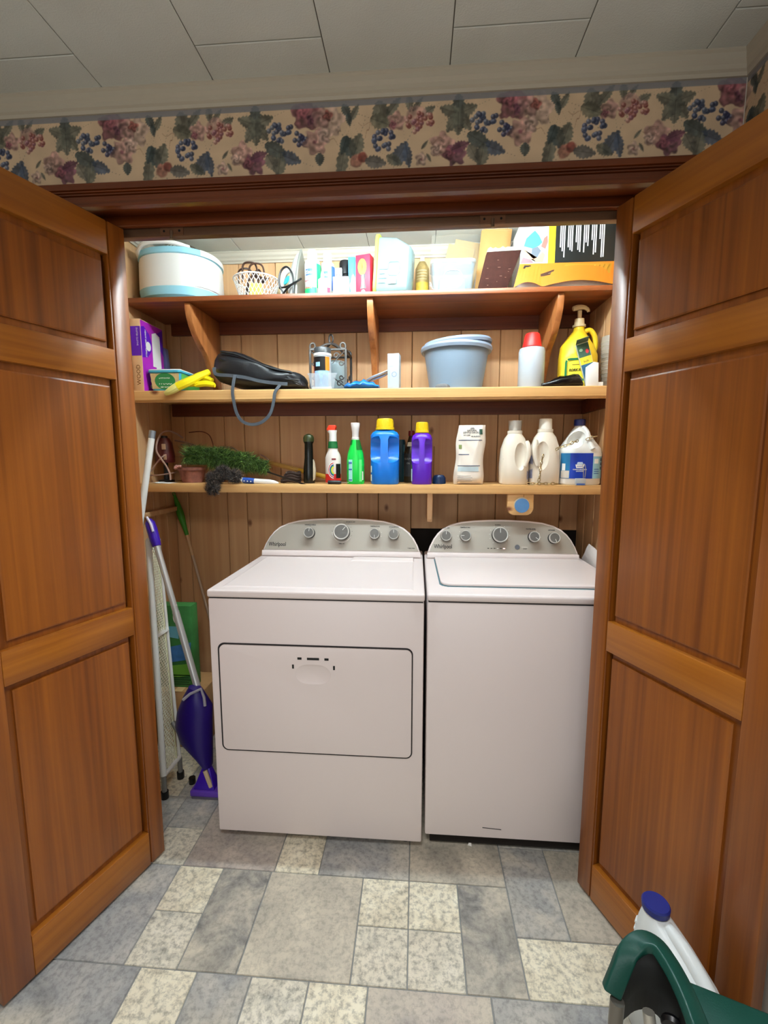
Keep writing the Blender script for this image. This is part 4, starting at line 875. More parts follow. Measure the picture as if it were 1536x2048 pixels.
for col_ in range(6):
    for ln in range(3):
        x_ = x2+.018+col_*.031+ln*.0078
        if x_ > W_-.02: continue
        ztop = Ht-.008; L_ = (Ht-Hm)*(rg.uniform(.45, .85) if ln else rg.uniform(.4, .8))
        quad('text_line', x_, x_+.0042, ztop-L_, ztop, WT, -.0008)
e = MB(); yb0, yb1 = -.003, -.030
n_ = 30; U = [(W_*i/n_, Hm) for i in range(n_+1)]
def scal(q): return .020*abs(math.sin(PI*q/.28)) if q < .28 else .022*math.sin(PI*(q-.28)/.72)
lowz = [(-.028+(W_+.022)*i/n_, .004+scal(i/n_)) for i in range(n_+1)]
vs = [(x_, yb0, z_) for x_, z_ in U]+[(x_, yb1, z_) for x_, z_ in lowz]+[(x_, yb0+.0016, z_) for x_, z_ in U]+[(x_, yb1+.0016, z_) for x_, z_ in lowz]
m_ = n_+1; fs = [(i, i+1, m_+i+1, m_+i) for i in range(n_)]+[(2*m_+i+1, 2*m_+i, 3*m_+i, 3*m_+i+1) for i in range(n_)]+[(m_+i, m_+i+1, 3*m_+i+1, 3*m_+i) for i in range(n_)]
fl = e.add(vs, fs).obj('flap', mat('orange_card', (190,112,20), .5), t, smooth=0)
tl = math.atan2(yb0-yb1, Hm-.004)
fe = bpy.data.objects.new('flap_print', None)
def onflap(u, v): return (u*W_-.026*(1-v), yb1+(yb0-yb1)*v-.0009, .004+(Hm-.004)*v)
def fpoly(n, pts, m): 
    vs = [onflap(u, v) for u, v in pts]; MB().add(vs, [tuple(range(len(vs)))]).obj(n, m, fl, smooth=0)
fpoly('yellow_field', [(.40,.30),(.96,.42),(.96,.92),(.48,.92)], mat('ochre_print', (176,126,30), .5))
fpoly('black_tag', [(.015,.22),(.10,.22),(.12,.93),(.05,.93)], BLACK)
fpoly('knife_print', [(.13,.40),(.28,.44),(.42,.56),(.46,.66),(.44,.74),(.36,.70),(.26,.56)], mat('dark_brown_ink', (60,32,14), .5))
fpoly('knife_grip', [(.32,.54),(.42,.60),(.44,.70),(.36,.66)], mat('knife_silver', (170,160,150), .4))
for k in range(9): fpoly('text_line', [(.50+k*.05,.45),(.512+k*.05,.45),(.545+k*.05,.86),(.533+k*.05,.86)], mat('cream_ink', (236,206,120), .5) if k < 6 else mat('dark_brown_ink', (60,32,14), .5))
# ================================================================== MIDDLE SHELF
PUR = mat('purple_print', (92,24,176), .4); MAGP = mat('magenta_print', (176,44,184), .4)
x1 = base(288, 1.975, Z2).x; x0 = XL+.0155; hb = hz(288, 637, 1.975, Z2); dp = .175
t = thing('carton_box', 'tall purple and tan cloth-refill carton against the closet left wall', 'box', (x0, 1.975, Z2+.0006))
w = x1-x0; box('carton', 0, w, 0, dp, 0, hb, mat('tan_card', (226,184,140), .6), t, bevel=.001)
quad_ = lambda n, x_0, x_1, z_0, z_1, m: poly(n, [(x_0, z_0), (x_1, z_0), (x_1, z_1), (x_0, z_1)], -.0001, m, t)
quad_('front_print', .001, w-.001, hb*.50, hb*.90, PUR)
def side(n, pts, m, k=.0002): return MB().prism([(dp*u, hb*v) for u, v in pts], 'X', w+.0001, w+.0001+k).obj(n, m, t, smooth=0)
side('side_print', [(.01,.01),(.99,.01),(.99,.99),(.01,.99)], MAGP)
side('violet_arc', [(.01,.48),(.25,.50),(.42,.60),(.46,.72),(.36,.84),(.15,.92),(.01,.90)], PUR, .0005); side('violet_foot', [(.55,.01),(.99,.01),(.99,.34),(.7,.26)], PUR, .0005); side('violet_head', [(.7,.75),(.99,.6),(.99,.98),(.72,.9)], PUR, .0005)
side('white_pad', [(.48,.40),(.62,.40),(.66,.34),(.80,.30),(.86,.42),(.84,.86),(.66,.90),(.48,.86)], PAPER, .0009); side('white_disc', ell(.30, .66, .11, .065), PAPER, .0009)
for u, v in ((.36,.26),(.38,.18),(.36,.10)): side('dot', ell(u, v, .06, .03), PAPER, .0009)
text('WOOD', .028, (.030, -.0004, .035), mat('brown_ink', (120,72,20), .6), t, rot=(PI/2, -PI/2, 0)) if False else text('WOOD', .026, (w-.012, -.0006, .03), mat('brown_ink', (120,72,20), .6), t, rot=(R(90), R(-90), 0))
text('HEAVY DUTY REFILLS', .0125, (w+.0012, .03, hb*.88), PAPER, t, rot=(R(90), R(90), R(90)), bold=.0003)
text('DUSTER CLOTHS', .010, (w-.020, -.0009, hb*.88), PAPER, t, rot=(R(90), R(90), 0))
p = base(333, 2.19, Z2)
o = MB().prism([(-.03, 0), (.03, 0), (.022, .03), (.008, hz(328, 697, 2.19, Z2)), (-.03, hz(328, 690, 2.19, Z2))], 'Y', 0, .03).obj('plastic_bottle_holder', mat('periwinkle_plastic', (128,138,206), .4), None, bevel=.004, loc=(p.x-.004, 2.19, Z2+.0006))
tag(o, 'periwinkle blue plastic holder behind the wipes tub in the corner', 'holder')
# ---- wipes tub
a, b = base(297, 1.985, Z2), base(362, 1.985, Z2); w = b.x-a.x; dp = .20; hb = hz(330, 738, 1.985, Z2)
t = thing('wipes_tub', 'blue-rimmed plastic tub of wood dusting cloths with a green label', 'tub', ((a.x+b.x)/2, 1.985, Z2+.0006))
AQ = mat('aqua_tub', (70,176,206), .35)
def rq(z_, q, s=0): return [(a_, b_+dp/2, z_) for a_, b_ in rounded(-w/2*q+s, w/2*q-s, -dp/2*q+s, dp/2*q-s, .014, 4)]
MB().loft([rq(0, .86), rq(.003, .88), rq(hb*.84, .965)]).obj('tub', AQ, t)
MB().loft([rq(hb*.84+.0005, 1.0), rq(hb*.86, 1.02), rq(hb*.94, 1.02), rq(hb*.95, 1.01)]).obj('rim', AQ, t)
MB().loft([rq(hb*.9505, 1.01), rq(hb*.985, 1.005), rq(hb, .96)]).obj('lid', PAPER, t)
def tface(n, pts, m, k): # front label, following the tub's slope
    vs = [(u*w/2*(.88+.085*v), dp/2-(dp/2)*(.88+.085*v)-.0006-k, hb*.84*v) for u, v in pts]; return MB().add(vs, [tuple(range(len(vs)))]).obj(n, m, t, smooth=0)
tface('wood_print', [(-.92,.18),(.92,.18),(.92,.97),(-.92,.97)], mat('label_wood', (212,186,134), .5, var=.1, vscale=80), 0)
tface('green_oval', [(.68*math.cos(q), .56+.43*math.sin(q)) for q in np.linspace(0, 2*PI, 25)[:-1]], mat('label_green', (44,132,74), .45), .0006)
for s_, z_, sz in (('Swiffer', .70, .020), ('WOOD', .40, .019), ('DRY CLOTHS', .24, .0075)): text(s_, sz, (0, dp/2-(dp/2)*(.88+.085*z_)-.0018, hb*.84*z_), PAPER, t, rot=(R(86), 0, 0), align='CENTER', bold=.0003)
vs = [(w/2*(.885+.085*v)+.0008, dp/2+u*dp/2*.85, hb*.84*v) for u, v in ((-1,.18),(1,.18),(1,.97),(-1,.97))]; MB().add(vs, [(0, 1, 2, 3)]).obj('side_label', mat('label_lime_green', (96,190,90), .45), t, smooth=0)
# ---- yellow rubber gloves
YG = mat('glove_yellow', (244,222,20), .38); YGP = mat('glove_cuff_pale', (240,232,140), .4)
t = thing('rubber_gloves', 'bright yellow rubber gloves hanging over the middle shelf edge', 'gloves', (0, 0, 0))
q = [at(418, 744, 2.0), at(400, 752, 1.97), at(378, 763, 1.94), at(358, 772, 1.925), at(342, 781, 1.918), at(330, 788, 1.915)]
pts = spline(q, 5); n_ = len(pts)
k_ = int(n_*.62)
MB().tube(pts[:k_+1], [.013+.006*math.sin(PI*i/n_) for i in range(k_+1)], 10).obj('finger', YG, t)
MB().tube(pts[k_:], [(.0185*(1-(i/(n_-k_))**2*.72)) for i in range(n_-k_)], 10).obj('finger_tip', YGP, t)
for (xa, ya), (xb, yb), (xc, yc), Yc, r_ in (((372,768),(405,757),(425,762),1.985,.012),((376,771),(410,766),(428,770),1.955,.0105),((376,764),(400,756),(420,758),2.02,.012),((390,772),(410,769),(430,771),1.948,.0085)):
    pp = spline([at(xa, ya, Yc), at(xb, yb, Yc), at(xc, yc, Yc)], 6); pp = [Vector((v.x, v.y, max(v.z, Z2+r_+.001))) for v in pp]
    MB().tube(pp, [r_*(.55+.45*min(1, i/3)) for i in range(len(pp))], 8).obj('finger', YG, t)
# ---- black bag
BAGF = mat('black_nylon', (26,27,30), .36, bump=1.0, bscale=26); BAGS = mat('grey_webbing', (66,72,79), .6)
t = thing('tote_bag', 'crumpled black nylon bag with grey straps on the middle shelf', 'bag', (0, 0, 0))
secs = [(424,722,756,.035),(428,706,758,.05),(445,700,768,.085),(470,703,772,.095),(495,712,776,.10),(520,722,777,.10),(545,733,777,.10),(570,741,777,.095),(590,742,777,.085),(604,750,777,.06),(610,764,777,.035)]
rs = []
for i, (px, yt, yb, dd) in enumerate(secs):
    yc = 2.05; zt_ = at(px, yt, yc-.04).z; zb_ = max(at(px, yb, yc-.06).z, Z2+.0008); x_ = at(px, (yt+yb)/2, yc-.05).x; h_ = (zt_-zb_)/2; zc = (zt_+zb_)/2; rr_ = []
    for k in range(28):
        a_ = 2*PI*k/28; c_, s_ = math.cos(a_), math.sin(a_); wob = 1+.10*math.sin(5*a_+i*1.7)+.08*math.sin(8*a_-i*2.6)
        rr_.append((x_+.006*math.sin(3*a_+i), yc+dd*math.copysign(abs(c_)**.7, c_)*wob, max(zc+h_*math.copysign(abs(s_)**.75, s_)*(1+.12*math.sin(4*a_+i*2.1)), Z2+.0008)))
    rs.append(rr_)
MB().loft(rs).obj('bag', BAGF, t, smooth=60, sub=1)
for pp_ in ([(440,703),(470,708),(505,722),(545,737),(585,745)], [(436,716),(470,728),(510,744),(560,757),(600,760)], [(450,738),(490,745),(540,760)], [(560,745),(580,757),(602,768)]):
    MB().tube(spline([at(a_, b_, 1.966-.0005*k_) for k_, (a_, b_) in enumerate(pp_)], 5), [.002]+[.0055]*(5*(len(pp_)-1)-1)+[.002], 7).obj('fold', BAGF, t)
def strap(n, pp, wd, up=(0, 1, 0)): return MB().tube(spline(pp, 6), 0, flat=(wd, .0016, up)).obj(n, BAGS, t, smooth=40)
strap('seam_strap', [at(428,735,1.955), at(432,748,1.945), at(460,751,1.938), at(490,755,1.936), at(520,762,1.935), at(548,766,1.934), at(575,768,1.936)], .007)
strap('hanging_strap', [at(470,750,1.934), at(467,765,1.926), at(465,785,1.922), at(468,805,1.92), at(473,825,1.918), at(484,842,1.918), at(503,849,1.918), at(524,844,1.918), at(540,828,1.918), at(547,805,1.92), at(550,785,1.922), at(560,770,1.93)], .0065)
# ---- wrought iron lantern
IRON = mat('wrought_iron', (62,60,60), .4, metal=.7); IRONL = mat('wrought_iron_pale', (120,118,116), .35, metal=.7)  # second iron is paler, for front posts and upper front bars
a, b = base(620, 2.03, Z2), base(693, 2.03, Z2); w = (b.x-a.x)/2; Yc = 2.03+w; hp = hz(656, 699, 2.03, Z2)
t = thing('iron_lantern', 'black wrought-iron lantern with scrolled corners and a hanging ring', 'lantern', ((a.x+b.x)/2, Yc, Z2+.0006))
box('base_plate', -w, w, -w, w, 0, .016, IRON, t, bevel=.002)
for sx in (-1, 1):
    for sy in (-1, 1):
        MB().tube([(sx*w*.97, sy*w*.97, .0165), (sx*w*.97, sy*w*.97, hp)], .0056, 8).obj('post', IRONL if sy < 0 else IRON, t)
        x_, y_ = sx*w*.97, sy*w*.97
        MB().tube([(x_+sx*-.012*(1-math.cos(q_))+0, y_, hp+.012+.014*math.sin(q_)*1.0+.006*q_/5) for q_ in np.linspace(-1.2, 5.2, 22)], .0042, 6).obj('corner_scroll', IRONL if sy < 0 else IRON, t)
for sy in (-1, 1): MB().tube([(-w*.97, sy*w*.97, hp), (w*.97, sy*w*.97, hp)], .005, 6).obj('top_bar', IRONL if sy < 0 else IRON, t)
for sx in (-1, 1): MB().tube([(sx*w*.97, -w*.97, hp), (sx*w*.97, w*.97, hp)], .005, 6).obj('top_bar', IRON, t)
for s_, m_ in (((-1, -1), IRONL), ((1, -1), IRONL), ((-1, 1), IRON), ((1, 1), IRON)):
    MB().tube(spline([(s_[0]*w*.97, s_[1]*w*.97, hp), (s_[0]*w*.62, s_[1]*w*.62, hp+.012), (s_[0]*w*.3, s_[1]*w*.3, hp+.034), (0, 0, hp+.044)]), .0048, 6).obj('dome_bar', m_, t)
MB().tube([(.009*math.cos(q_), 0, hp+.064+.020*math.sin(q_)) for q_ in np.linspace(0, 2*PI, 25)[:-1]], .004, 6, closed=True).obj('hanging_ring', IRON, t)
def scroll(cx, cz, r_, turn, y_, m_, sg=1): MB().tube([(cx+sg*r_*(1-.09*q_)*math.cos(q_*turn), y_, cz+r_*(1-.09*q_)*math.sin(q_*turn)) for q_ in np.linspace(0, 6.5, 26)], .0032, 5).obj('scroll', m_, t)
for sx in (-1, 1):
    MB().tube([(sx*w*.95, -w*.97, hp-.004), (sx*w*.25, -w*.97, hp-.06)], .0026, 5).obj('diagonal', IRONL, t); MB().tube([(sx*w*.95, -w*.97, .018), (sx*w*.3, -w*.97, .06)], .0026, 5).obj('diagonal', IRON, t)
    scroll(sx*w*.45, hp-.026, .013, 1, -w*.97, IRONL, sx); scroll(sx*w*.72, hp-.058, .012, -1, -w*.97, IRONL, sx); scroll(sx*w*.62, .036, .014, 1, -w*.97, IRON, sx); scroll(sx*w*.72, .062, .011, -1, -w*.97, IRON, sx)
for y_ in (-w*.5, w*.2, w*.6): MB().tube([(w*.97, y_+.011*(1-.08*q_)*math.cos(q_), .05+.03*(y_/w+.5)+.012*(1-.08*q_)*math.sin(q_)) for q_ in np.linspace(0, 6, 22)], .0024, 5).obj('scroll', IRON, t)
cc = t.location
o = thing('candle_glass', 'frosted white glass with a navy ball inside the iron lantern', 'glass', cc+Vector((.012, .012, .0165)))
rob('glass', [(0, .045, .045), (.004, .048, .048), (.125, .052, .052), (.13, .050, .050)], mat('frosted_glass', (150,168,172), .3), o); MB().lathe([(.002, -.019), (.012, -.015), (.019, 0), (.012, .015), (.002, .019)], n=18).obj('ball', mat('navy_ball', (28,44,130), .25), o, loc=(-.026, -.064, .094))
# ---- jar behind the clear cup
c = base(646, 1.992, Z2); h = hz(646, 697, 1.992, Z2); r = .037
t = thing('snack_jar', 'plastic jar with a black lid and black, orange and blue label before the lantern', 'jar', c)
rob('body', [(0, r*.92, r*.92), (.004, r, r), (h*.78, r, r), (h*.80, r*1.02, r*1.02)], mat('jar_white', (180,186,190), .35), t)
rob('collar', [(h*.80+.0004, r*1.06, r*1.06), (h*.86, r*1.06, r*1.06)], WHITE_PL, t); rob('lid', [(h*.86+.0004, r*1.0, r*1.0), (h*.985, r*.98, r*.98), (h, r*.93, r*.93)], mat('charcoal_lid', (54,56,58), .35), t)
wrap('black_label', [(h*.42, r, r), (h*.77, r, r)], -170, -60, BLACK, t); wrap('orange_label', [(h*.45, r, r), (h*.77, r, r)], -60, -28, mat('orange_label', (240,120,24), .45), t, off=.0009)
wrap('blue_label', [(h*.06, r, r), (h*.44, r, r)], -150, -40, mat('sky_label', (150,190,224), .45, var=.3, vscale=60), t, off=.0009); wrap('red_label', [(h*.06, r, r), (h*.56, r, r)], -168, -146, REDP, t, off=.0012)
wrap('label_oval', [(h*.54, r, r), (h*.64, r, r)], -128, -96, mat('sky_label_plain', (150,196,226), .45), t, off=.0012)
# ---- clear cup
c = base(645, 1.953-.0, Z2)
c.y = 1.945+.034*0+.030; c = Vector((base(645, 1.95, Z2).x, 1.9505-.0, Z2+.0006)); h = hz(645, 746, 1.94, Z2)
t = thing('plastic_cup', 'low clear plastic cup with pale scraps in front of the lantern', 'cup', (c.x, 1.947, c.z))
t.location.y = 1.949; 
CUPM = clear('clear_cup', (196,202,208), .15, .34); hw = .062
MB().loft([[(a_, b_, z_) for a_, b_ in rounded(-hw*q_, hw*q_, -.006, .006*q_, .0055, 3)] for z_, q_ in ((0, .80), (h*.9, .98), (h*.9, 1.04), (h, 1.04))]).obj('cup', CUPM, t)
box('cup_base', -.045, .04, -.0045, .004, .0006, .008, PAPER, t)
# ---- blue packet, tongs, white bulb box
t = thing('foil_packet', 'crinkled bright blue packet lying on the middle shelf', 'packet', base(724, 1.975, Z2)); rs = []
for i, q_ in enumerate(np.linspace(0, 1, 12)):
    hh = .004+.014*math.sin(PI*min(.98, q_+.02))**.5*(1+.25*math.sin(i*2.3)); rs.append([(-.074+.150*q_, .035*math.cos(a_)*(1+.08*math.sin(i+3*a_)), hh+hh*.96*math.sin(a_)*(1+.2*math.sin(4*a_+i))) for a_ in [2*PI*k/14 for k in range(14)]])
MB().loft(rs).obj('packet', mat('bright_blue_foil', (22,112,200), .25, var=.25, vscale=40), t, smooth=50)
t = thing('metal_tongs', 'steel tongs with a black grip leaning across the blue packet', 'tongs', (0, 0, 0))
A = at(728, 764, 2.05); B = at(776, 741, 2.02)
for dy, dz_ in ((0, 0), (.012, -.010)):
    o_ = Vector((0, dy, dz_)); MB().tube(spline([A+o_, A.lerp(B, .35)+o_+Vector((0, 0, .004)), A.lerp(B, .75)+o_, B+o_], 5), [.004+.0022*math.sin(PI*i/15) for i in range(16)], 8).obj('arm', STEEL, t)
g = A+Vector((-.008, .006, -.006)); box('grip', g.x-.024, g.x+.014, g.y-.010, g.y+.012, max(g.z-.018, Z2+.001), g.z+.010, BLACK, t, bevel=.004)
MB().tube([(g.x, g.y+.015, Z2+.006), (g.x+.05, g.y+.018, Z2+.006)], .005, 6).obj('pivot_end', BLACK, t)
a, b = base(775, 1.985, Z2), base(798, 1.985, Z2); w = b.x-a.x; h = hz(786, 707, 1.985, Z2)
t = thing('slim_carton', 'tall slim white carton with a faint circle next to the blue packet', 'box', ((a.x+b.x)/2, 1.985, Z2+.0006), R(-6))
box('carton', -w/2, w/2, 0, .055, 0, h, mat('cool_white_card', (168,178,184), .55), t, bevel=.001)
MB().tube([(.004+w*.20*math.cos(q_), -.0004, h*.42+w*.20*math.sin(q_)) for q_ in np.linspace(0, 2*PI, 25)[:-1]], .0006, 4, closed=True).obj('circle_print', BLUP, t)
for z0_, z1_ in ((.18, .56), (.64, .645)): box('print_line', -w*.36, -w*.36+.0009 if z0_ < .5 else 0, -.0008, -.0001, h*z0_, h*z1_, mat('pale_blue_ink', (120,176,190), .5), t)
# ---- bin
c = base(911, 2.102, Z2); hB = hz(911, 683, 1.955, Z2); BINM = mat('blue_grey_bin', (118,134,150), .42)
t = thing('pedal_bin', 'pale blue-grey round pedal bin with its lid askew on the middle shelf', 'bin', c)
MB().loft([ring(0, 0, z_, r_, r_, 40) for z_, r_ in ((0, .112), (.004, .116), (hB*.5, .130), (hB*.9, .142), (hB, .144), (hB, .138), (.01, .110))]).obj('body', BINM, t)
MB().loft([ring(0, 0, z_, r_, r_, 40) for z_, r_ in ((hB-.014, .1455), (hB-.016, .155), (hB-.004, .160), (hB+.006, .157), (hB+.006, .142), (hB-.014, .1445))], closed=True).obj('rim_ring', mat('blue_grey_rim', (134,148,166), .4), t)
MB().loft([ring(0, 0, z_, r_, r_, 40) for z_, r_ in ((0, .150), (.010, .153), (.020, .146), (.028, .110), (.030, .02))]).obj('lid', mat('blue_grey_rim', (134,148,166), .4), t, loc=(.006, .004, hB+.014), rot=(R(3), R(-4), 0))
MB().prism([(-.030, 0), (.030, 0), (.028, .012), (.018, .020), (-.018, .020), (-.028, .012)], 'Y', -.020, .01).obj('pedal', mat('pedal_grey', (92,92,94), .5), t, loc=(-.062, -.1085, .0005), rot=(0, 0, R(-28)), bevel=.002)
# ---- white bottle, red cap
c = base(1061, 2.03, Z2); h = hz(1061, 668, 2.03, Z2); r = .0545
t = thing('squeeze_bottle', 'milky white bottle with a broad red cap on the middle shelf', 'bottle', c)
rob('body', [(0, r*.95, r*.95), (.004, r, r), (h*.68, r, r), (h*.73, r*.93, r*.93), (h*.745, r*.7, r*.7)], mat('milky_bottle', (178,184,190), .35), t)
rob('cap', [(h*.75, r*.72, r*.72), (h*.76, r*.74, r*.74), (h*.97, r*.58, r*.58), (h, r*.5, r*.5)], REDP, t)
# ---- yellow pump jug
c = base(1152, 2.075, Z2); t = thing('pump_jug', 'yellow gallon jug with a cream hand pump and green arrow logo', 'jug', c, R(-8)); h = hz(1152, 656, 2.075, Z2); rx, ry = .078, .068
jb = rob('body', [(0, rx*.94, ry*.94, 3), (.006, rx, ry, 3), (h*.52, rx, ry, 3), (h*.55, rx*.985, ry*.985, 2.8), (h*.70, rx*.86, ry*.86, 2.4, -.006), (h*.84, rx*.55, ry*.6, 2, -.004), (h*.95, rx*.30, ry*.36, 2), (h, rx*.28, ry*.33, 2)], YEL, t, 36)
MB().tube(spline([(.02, 0, h*.93), (.045, 0, h*.95), (.064, 0, h*.86), (.070, 0, h*.72), (.066, 0, h*.60)]), .0105, 10).obj('handle', YEL, t)
CREAMP = mat('cream_pump', (214,192,150), .45)
rob('pump_collar', [(h+.0005, .027, .027), (h+.010, .027, .027), (h+.011, .021, .021), (h+.036, .019, .019)], CREAMP, t); rob('pump_stem', [(h+.0365, .008, .008), (h+.070, .009, .009)], CREAMP, t)
MB().tube(spline([(-.03, -.004, h+.078), (-.01, 0, h+.084), (.015, 0, h+.084), (.032, .002, h+.074), (.036, .003, h+.064)]), [.007, .010, .011, .011, .0115, .012, .012, .012, .011, .011, .010, .010, .009, .009, .009, .008, .008, .008, .008, .007, .007, .007, .006, .006, .006][:25], 10).obj('pump_head', CREAMP, t)
GA = mat('green_arrows', (20,110,64), .45); lx, lz, lw, lh = -.018, h*.29, .040, .044
wrap('label_field', [(h*.07, rx, ry, 3), (h*.50, rx, ry, 3)], -150, -72, mat('bright_yellow_label', (246,226,60), .45), t)
def arrow(pp, wd):
    n_ = len(pp); L_, R_l = [], []
    for i, p_ in enumerate(pp):
        d_ = (Vector(pp[min(i+1, n_-1)])-Vector(pp[max(i-1, 0)])).normalized(); nn = Vector((-d_.y, d_.x)); wq = wd if i < n_-2 else (wd*1.7 if i == n_-2 else 0); L_.append(Vector(p_)+nn*wq); R_l.append(Vector(p_)-nn*wq)
    poly('arrow', [(v.x, v.y) for v in L_]+[(v.x, v.y) for v in R_l[::-1]], -ry-.0016, GA, t)
cn = rounded(lx-lw, lx+lw, lz-lh, lz+lh, .016, 5); m_ = len(cn)
for k in range(6):
    i0 = int(k*m_/6); i1 = int((k+1)*m_/6); seg = [cn[(i0-j) % m_] for j in range(i1-i0+1)]
    pp = []
    for a_, b_ in zip(seg[:-1], seg[1:]):
        for q_ in np.linspace(0, 1, 4)[:-1]: pp.append((a_[0]+(b_[0]-a_[0])*q_, a_[1]+(b_[1]-a_[1])*q_))
    if len(pp) > 4: arrow(pp[:-1], .0042)
text('BORK.RY', .015, (lx, -ry-.0018, lz-.006), BLACK, t, align='CENTER', bold=.0004, shear=.25, sx=.9)
for z_ in (.02, -.02): box('print_line', lx-.014, lx+.014, -ry-.0016, -ry-.001, lz+z_, lz+z_+.002, mat('brown_ink', (120,72,20), .6), t)
# ---- seed box with folded top, white mini box, ribbed pot, black bag
t = thing('garden_carton', 'slim green and yellow carton with its top flap bent, leaning on the yellow jug', 'box', (at(1181, 764, 1.972).x+.010, 1.972, Z2+.0006), rot=(0, R(-16), R(-10)))
h = .185; box('carton', -.024, .024, 0, .016, .004, h, mat('carton_white', (214,214,200), .6), t)
for n_, z0_, z1_, m_ in (('green_panel', .128, h-.002, mat('dark_green_print', (52,84,66), .5)), ('yellow_panel', .098, .128, mat('lemon_print', (226,200,50), .5)), ('blue_panel', .01, .098, mat('teal_blue_print', (36,88,120), .5, var=.3, vscale=60))): poly(n_, [(-.023, z0_), (.023, z0_), (.023, z1_), (-.023, z1_)], -.0001, m_, t)
poly('red_dot', ell(.012, .148, .006, .009), -.0008, REDI, t); poly('pale_blob', ell(-.01, .158, .007, .006), -.0008, mat('pale_green_ink', (150,180,150), .5), t)
MB().prism([(-.001, h), (.002, h+.002), (-.040, h+.012), (-.042, h+.010)], 'X', -.024, .024).obj('flap', mat('flap_green', (86,104,88), .5), t, smooth=0)
text('bulk', .012, (0, -.0009, .106), BLACK, t, align='CENTER')
t = thing('mini_carton', 'small white carton with a peaked top at the right end of the middle shelf', 'box', (at(1184, 765, 1.952).x, 1.951, Z2+.0006)); h = hz(1184, 724, 1.952, Z2)
MB().prism([(-.024, 0), (.026, 0), (.022, h*.97), (.004, h), (-.024, h*.80)], 'Y', 0, .016).obj('carton', PAPER, t, bevel=.001); box('tray_lip', .0265, .045, .002, .014, 0, .016, PAPER, t)
t = thing('ribbed_pot', 'grey woven-look pot half hidden at the right end of the middle shelf', 'pot', (at(1206, 730, 2.06).x+.024, 2.03, Z2+.0006)); h = hz(1200, 678, 2.06, Z2)
rob('pot', [(0, .036, .036), (h*.9, .046, .046), (h, .044, .044)], mat('pewter', (150,140,128), .5, bump=.2), t)
for k in range(12): MB().tube([((.037+.009*(k/12))*math.cos(q_), (.037+.009*(k/12))*math.sin(q_), h*(.06+.075*k)) for q_ in np.linspace(0, 2*PI, 25)[:-1]], .0022, 5, closed=True).obj('rib', mat('pewter_rib', (176,166,152), .45), t)
t = thing('bin_bag', 'crumpled glossy black plastic bag before the yellow jug', 'bag', (0, 0, 0)); rs = []
for i, (px, yt, dd) in enumerate(((1086,766,.012),(1098,762,.018),(1110,757,.022),(1122,752,.024),(1135,750,.026),(1148,748,.026),(1158,749,.024),(1164,754,.018),(1167,762,.010))):
    zt_ = at(px, yt, 1.955).z; x_ = at(px, 760, 1.955).x; zb_ = Z2+.001; h_ = max((zt_-zb_)/2, .002); rs.append([(x_+.002*math.sin(4*a_+i), 1.968+dd*math.cos(a_), max(zb_, zb_+h_+h_*math.sin(a_)*(1+.16*math.sin(5*a_+i*2)))) for a_ in [2*PI*k/16 for k in range(16)]])
MB().loft(rs).obj('bag', mat('black_film', (10,10,11), .18), t, smooth=40)
# ================================================================== LOWER SHELF
# ---- dark wand-shaped bottle
c = base(619, 2.03, Z3); h = hz(619, 868, 2.03, Z3); r = .026
t = thing('slim_bottle', 'slim black bottle with a greenish domed cap on the lower shelf', 'bottle', c)
rob('body', [(0, r*.95, r*.95), (.004, r, r), (h*.28, r, r), (h*.52, r*.76, r*.76), (h*.80, r*.72, r*.72), (h*.84, r*.9, r*.9)], mat('near_black_green', (16,18,14), .25), t)
rob('cap', [(h*.84+.0004, r*.92, r*.92), (h*.92, r*.95, r*.95), (h*.97, r*.75, r*.75), (h, r*.25, r*.25)], mat('dark_olive_cap', (46,54,26), .3), t)
MB().prism([(.014, .01), (.024, .02), (.028, .06), (.022, .10), (.016, .11)], 'Y', -.010, .004).obj('side_grip', mat('pale_grip', (190,176,150), .5), t, bevel=.002, loc=(.007, -.012, 0))
# ---- spray bottle with rainbow label
c = base(667, 1.99, Z3); h = hz(667, 849, 1.99, Z3); r = .0355
t = thing('trigger_bottle', 'white and red stain-spray bottle with a red-orange cap and rainbow arc', 'bottle', c)
sp = [(0, r*.90, r*.72), (.004, r*.98, r*.8), (h*.30, r, r*.82), (h*.44, r*.99, r*.8), (h*.50, r*.86, r*.72), (h*.56, r*.62, r*.58), (h*.70, r*.50, r*.50)]
rob('body', sp, mat('bottle_white', (224,214,206), .4), t)
wrap('red_foot', [(.006, r*.985, r*.805), (h*.17, r, r*.82)], -180, -10, REDP, t); wrap('black_side', [(h*.10, r, r*.82), (h*.34, r, r*.82)], -62, -20, BLACK, t, off=.0011)
wrap('neck_label', [(h*.60, r*.60, r*.57), (h*.715, r*.52, r*.515)], -175, -5, mat('bottle_green', (10,92,44), .45), t, off=.0016)
cz = h*.235
for k, (q_, m_) in enumerate(((1.0, PAPER), (.90, REDI), (.78, PAPER), (.70, mat('deep_blue_ink', (26,72,120), .5)), (.52, mat('leaf_green_ink', (120,200,80), .5)), (.40, YEL))):
    n_ = 15; vs = []
    for rr_ in (1, .0):
        for i in range(n_+1):
            a_ = R(98+165*i/n_); R0 = .036*q_*(1 if rr_ else .62); x_ = .010+R0*.82*math.cos(a_); z_ = cz+R0*1.05*math.sin(a_); vs.append((x_, -math.sqrt(max(.01, 1-(x_/r)**2))*r*.82-.0016-.0003*k, z_))
    MB().add(vs, [(i, i+1, n_+2+i, n_+1+i) for i in range(n_)]).obj('rainbow_band', m_, t)
wrap('brand_patch', [(h*.405, r, r*.81), (h*.43, r, r*.80)], -92, -62, mat('maroon_patch', (120,30,34), .5), t, off=.001)
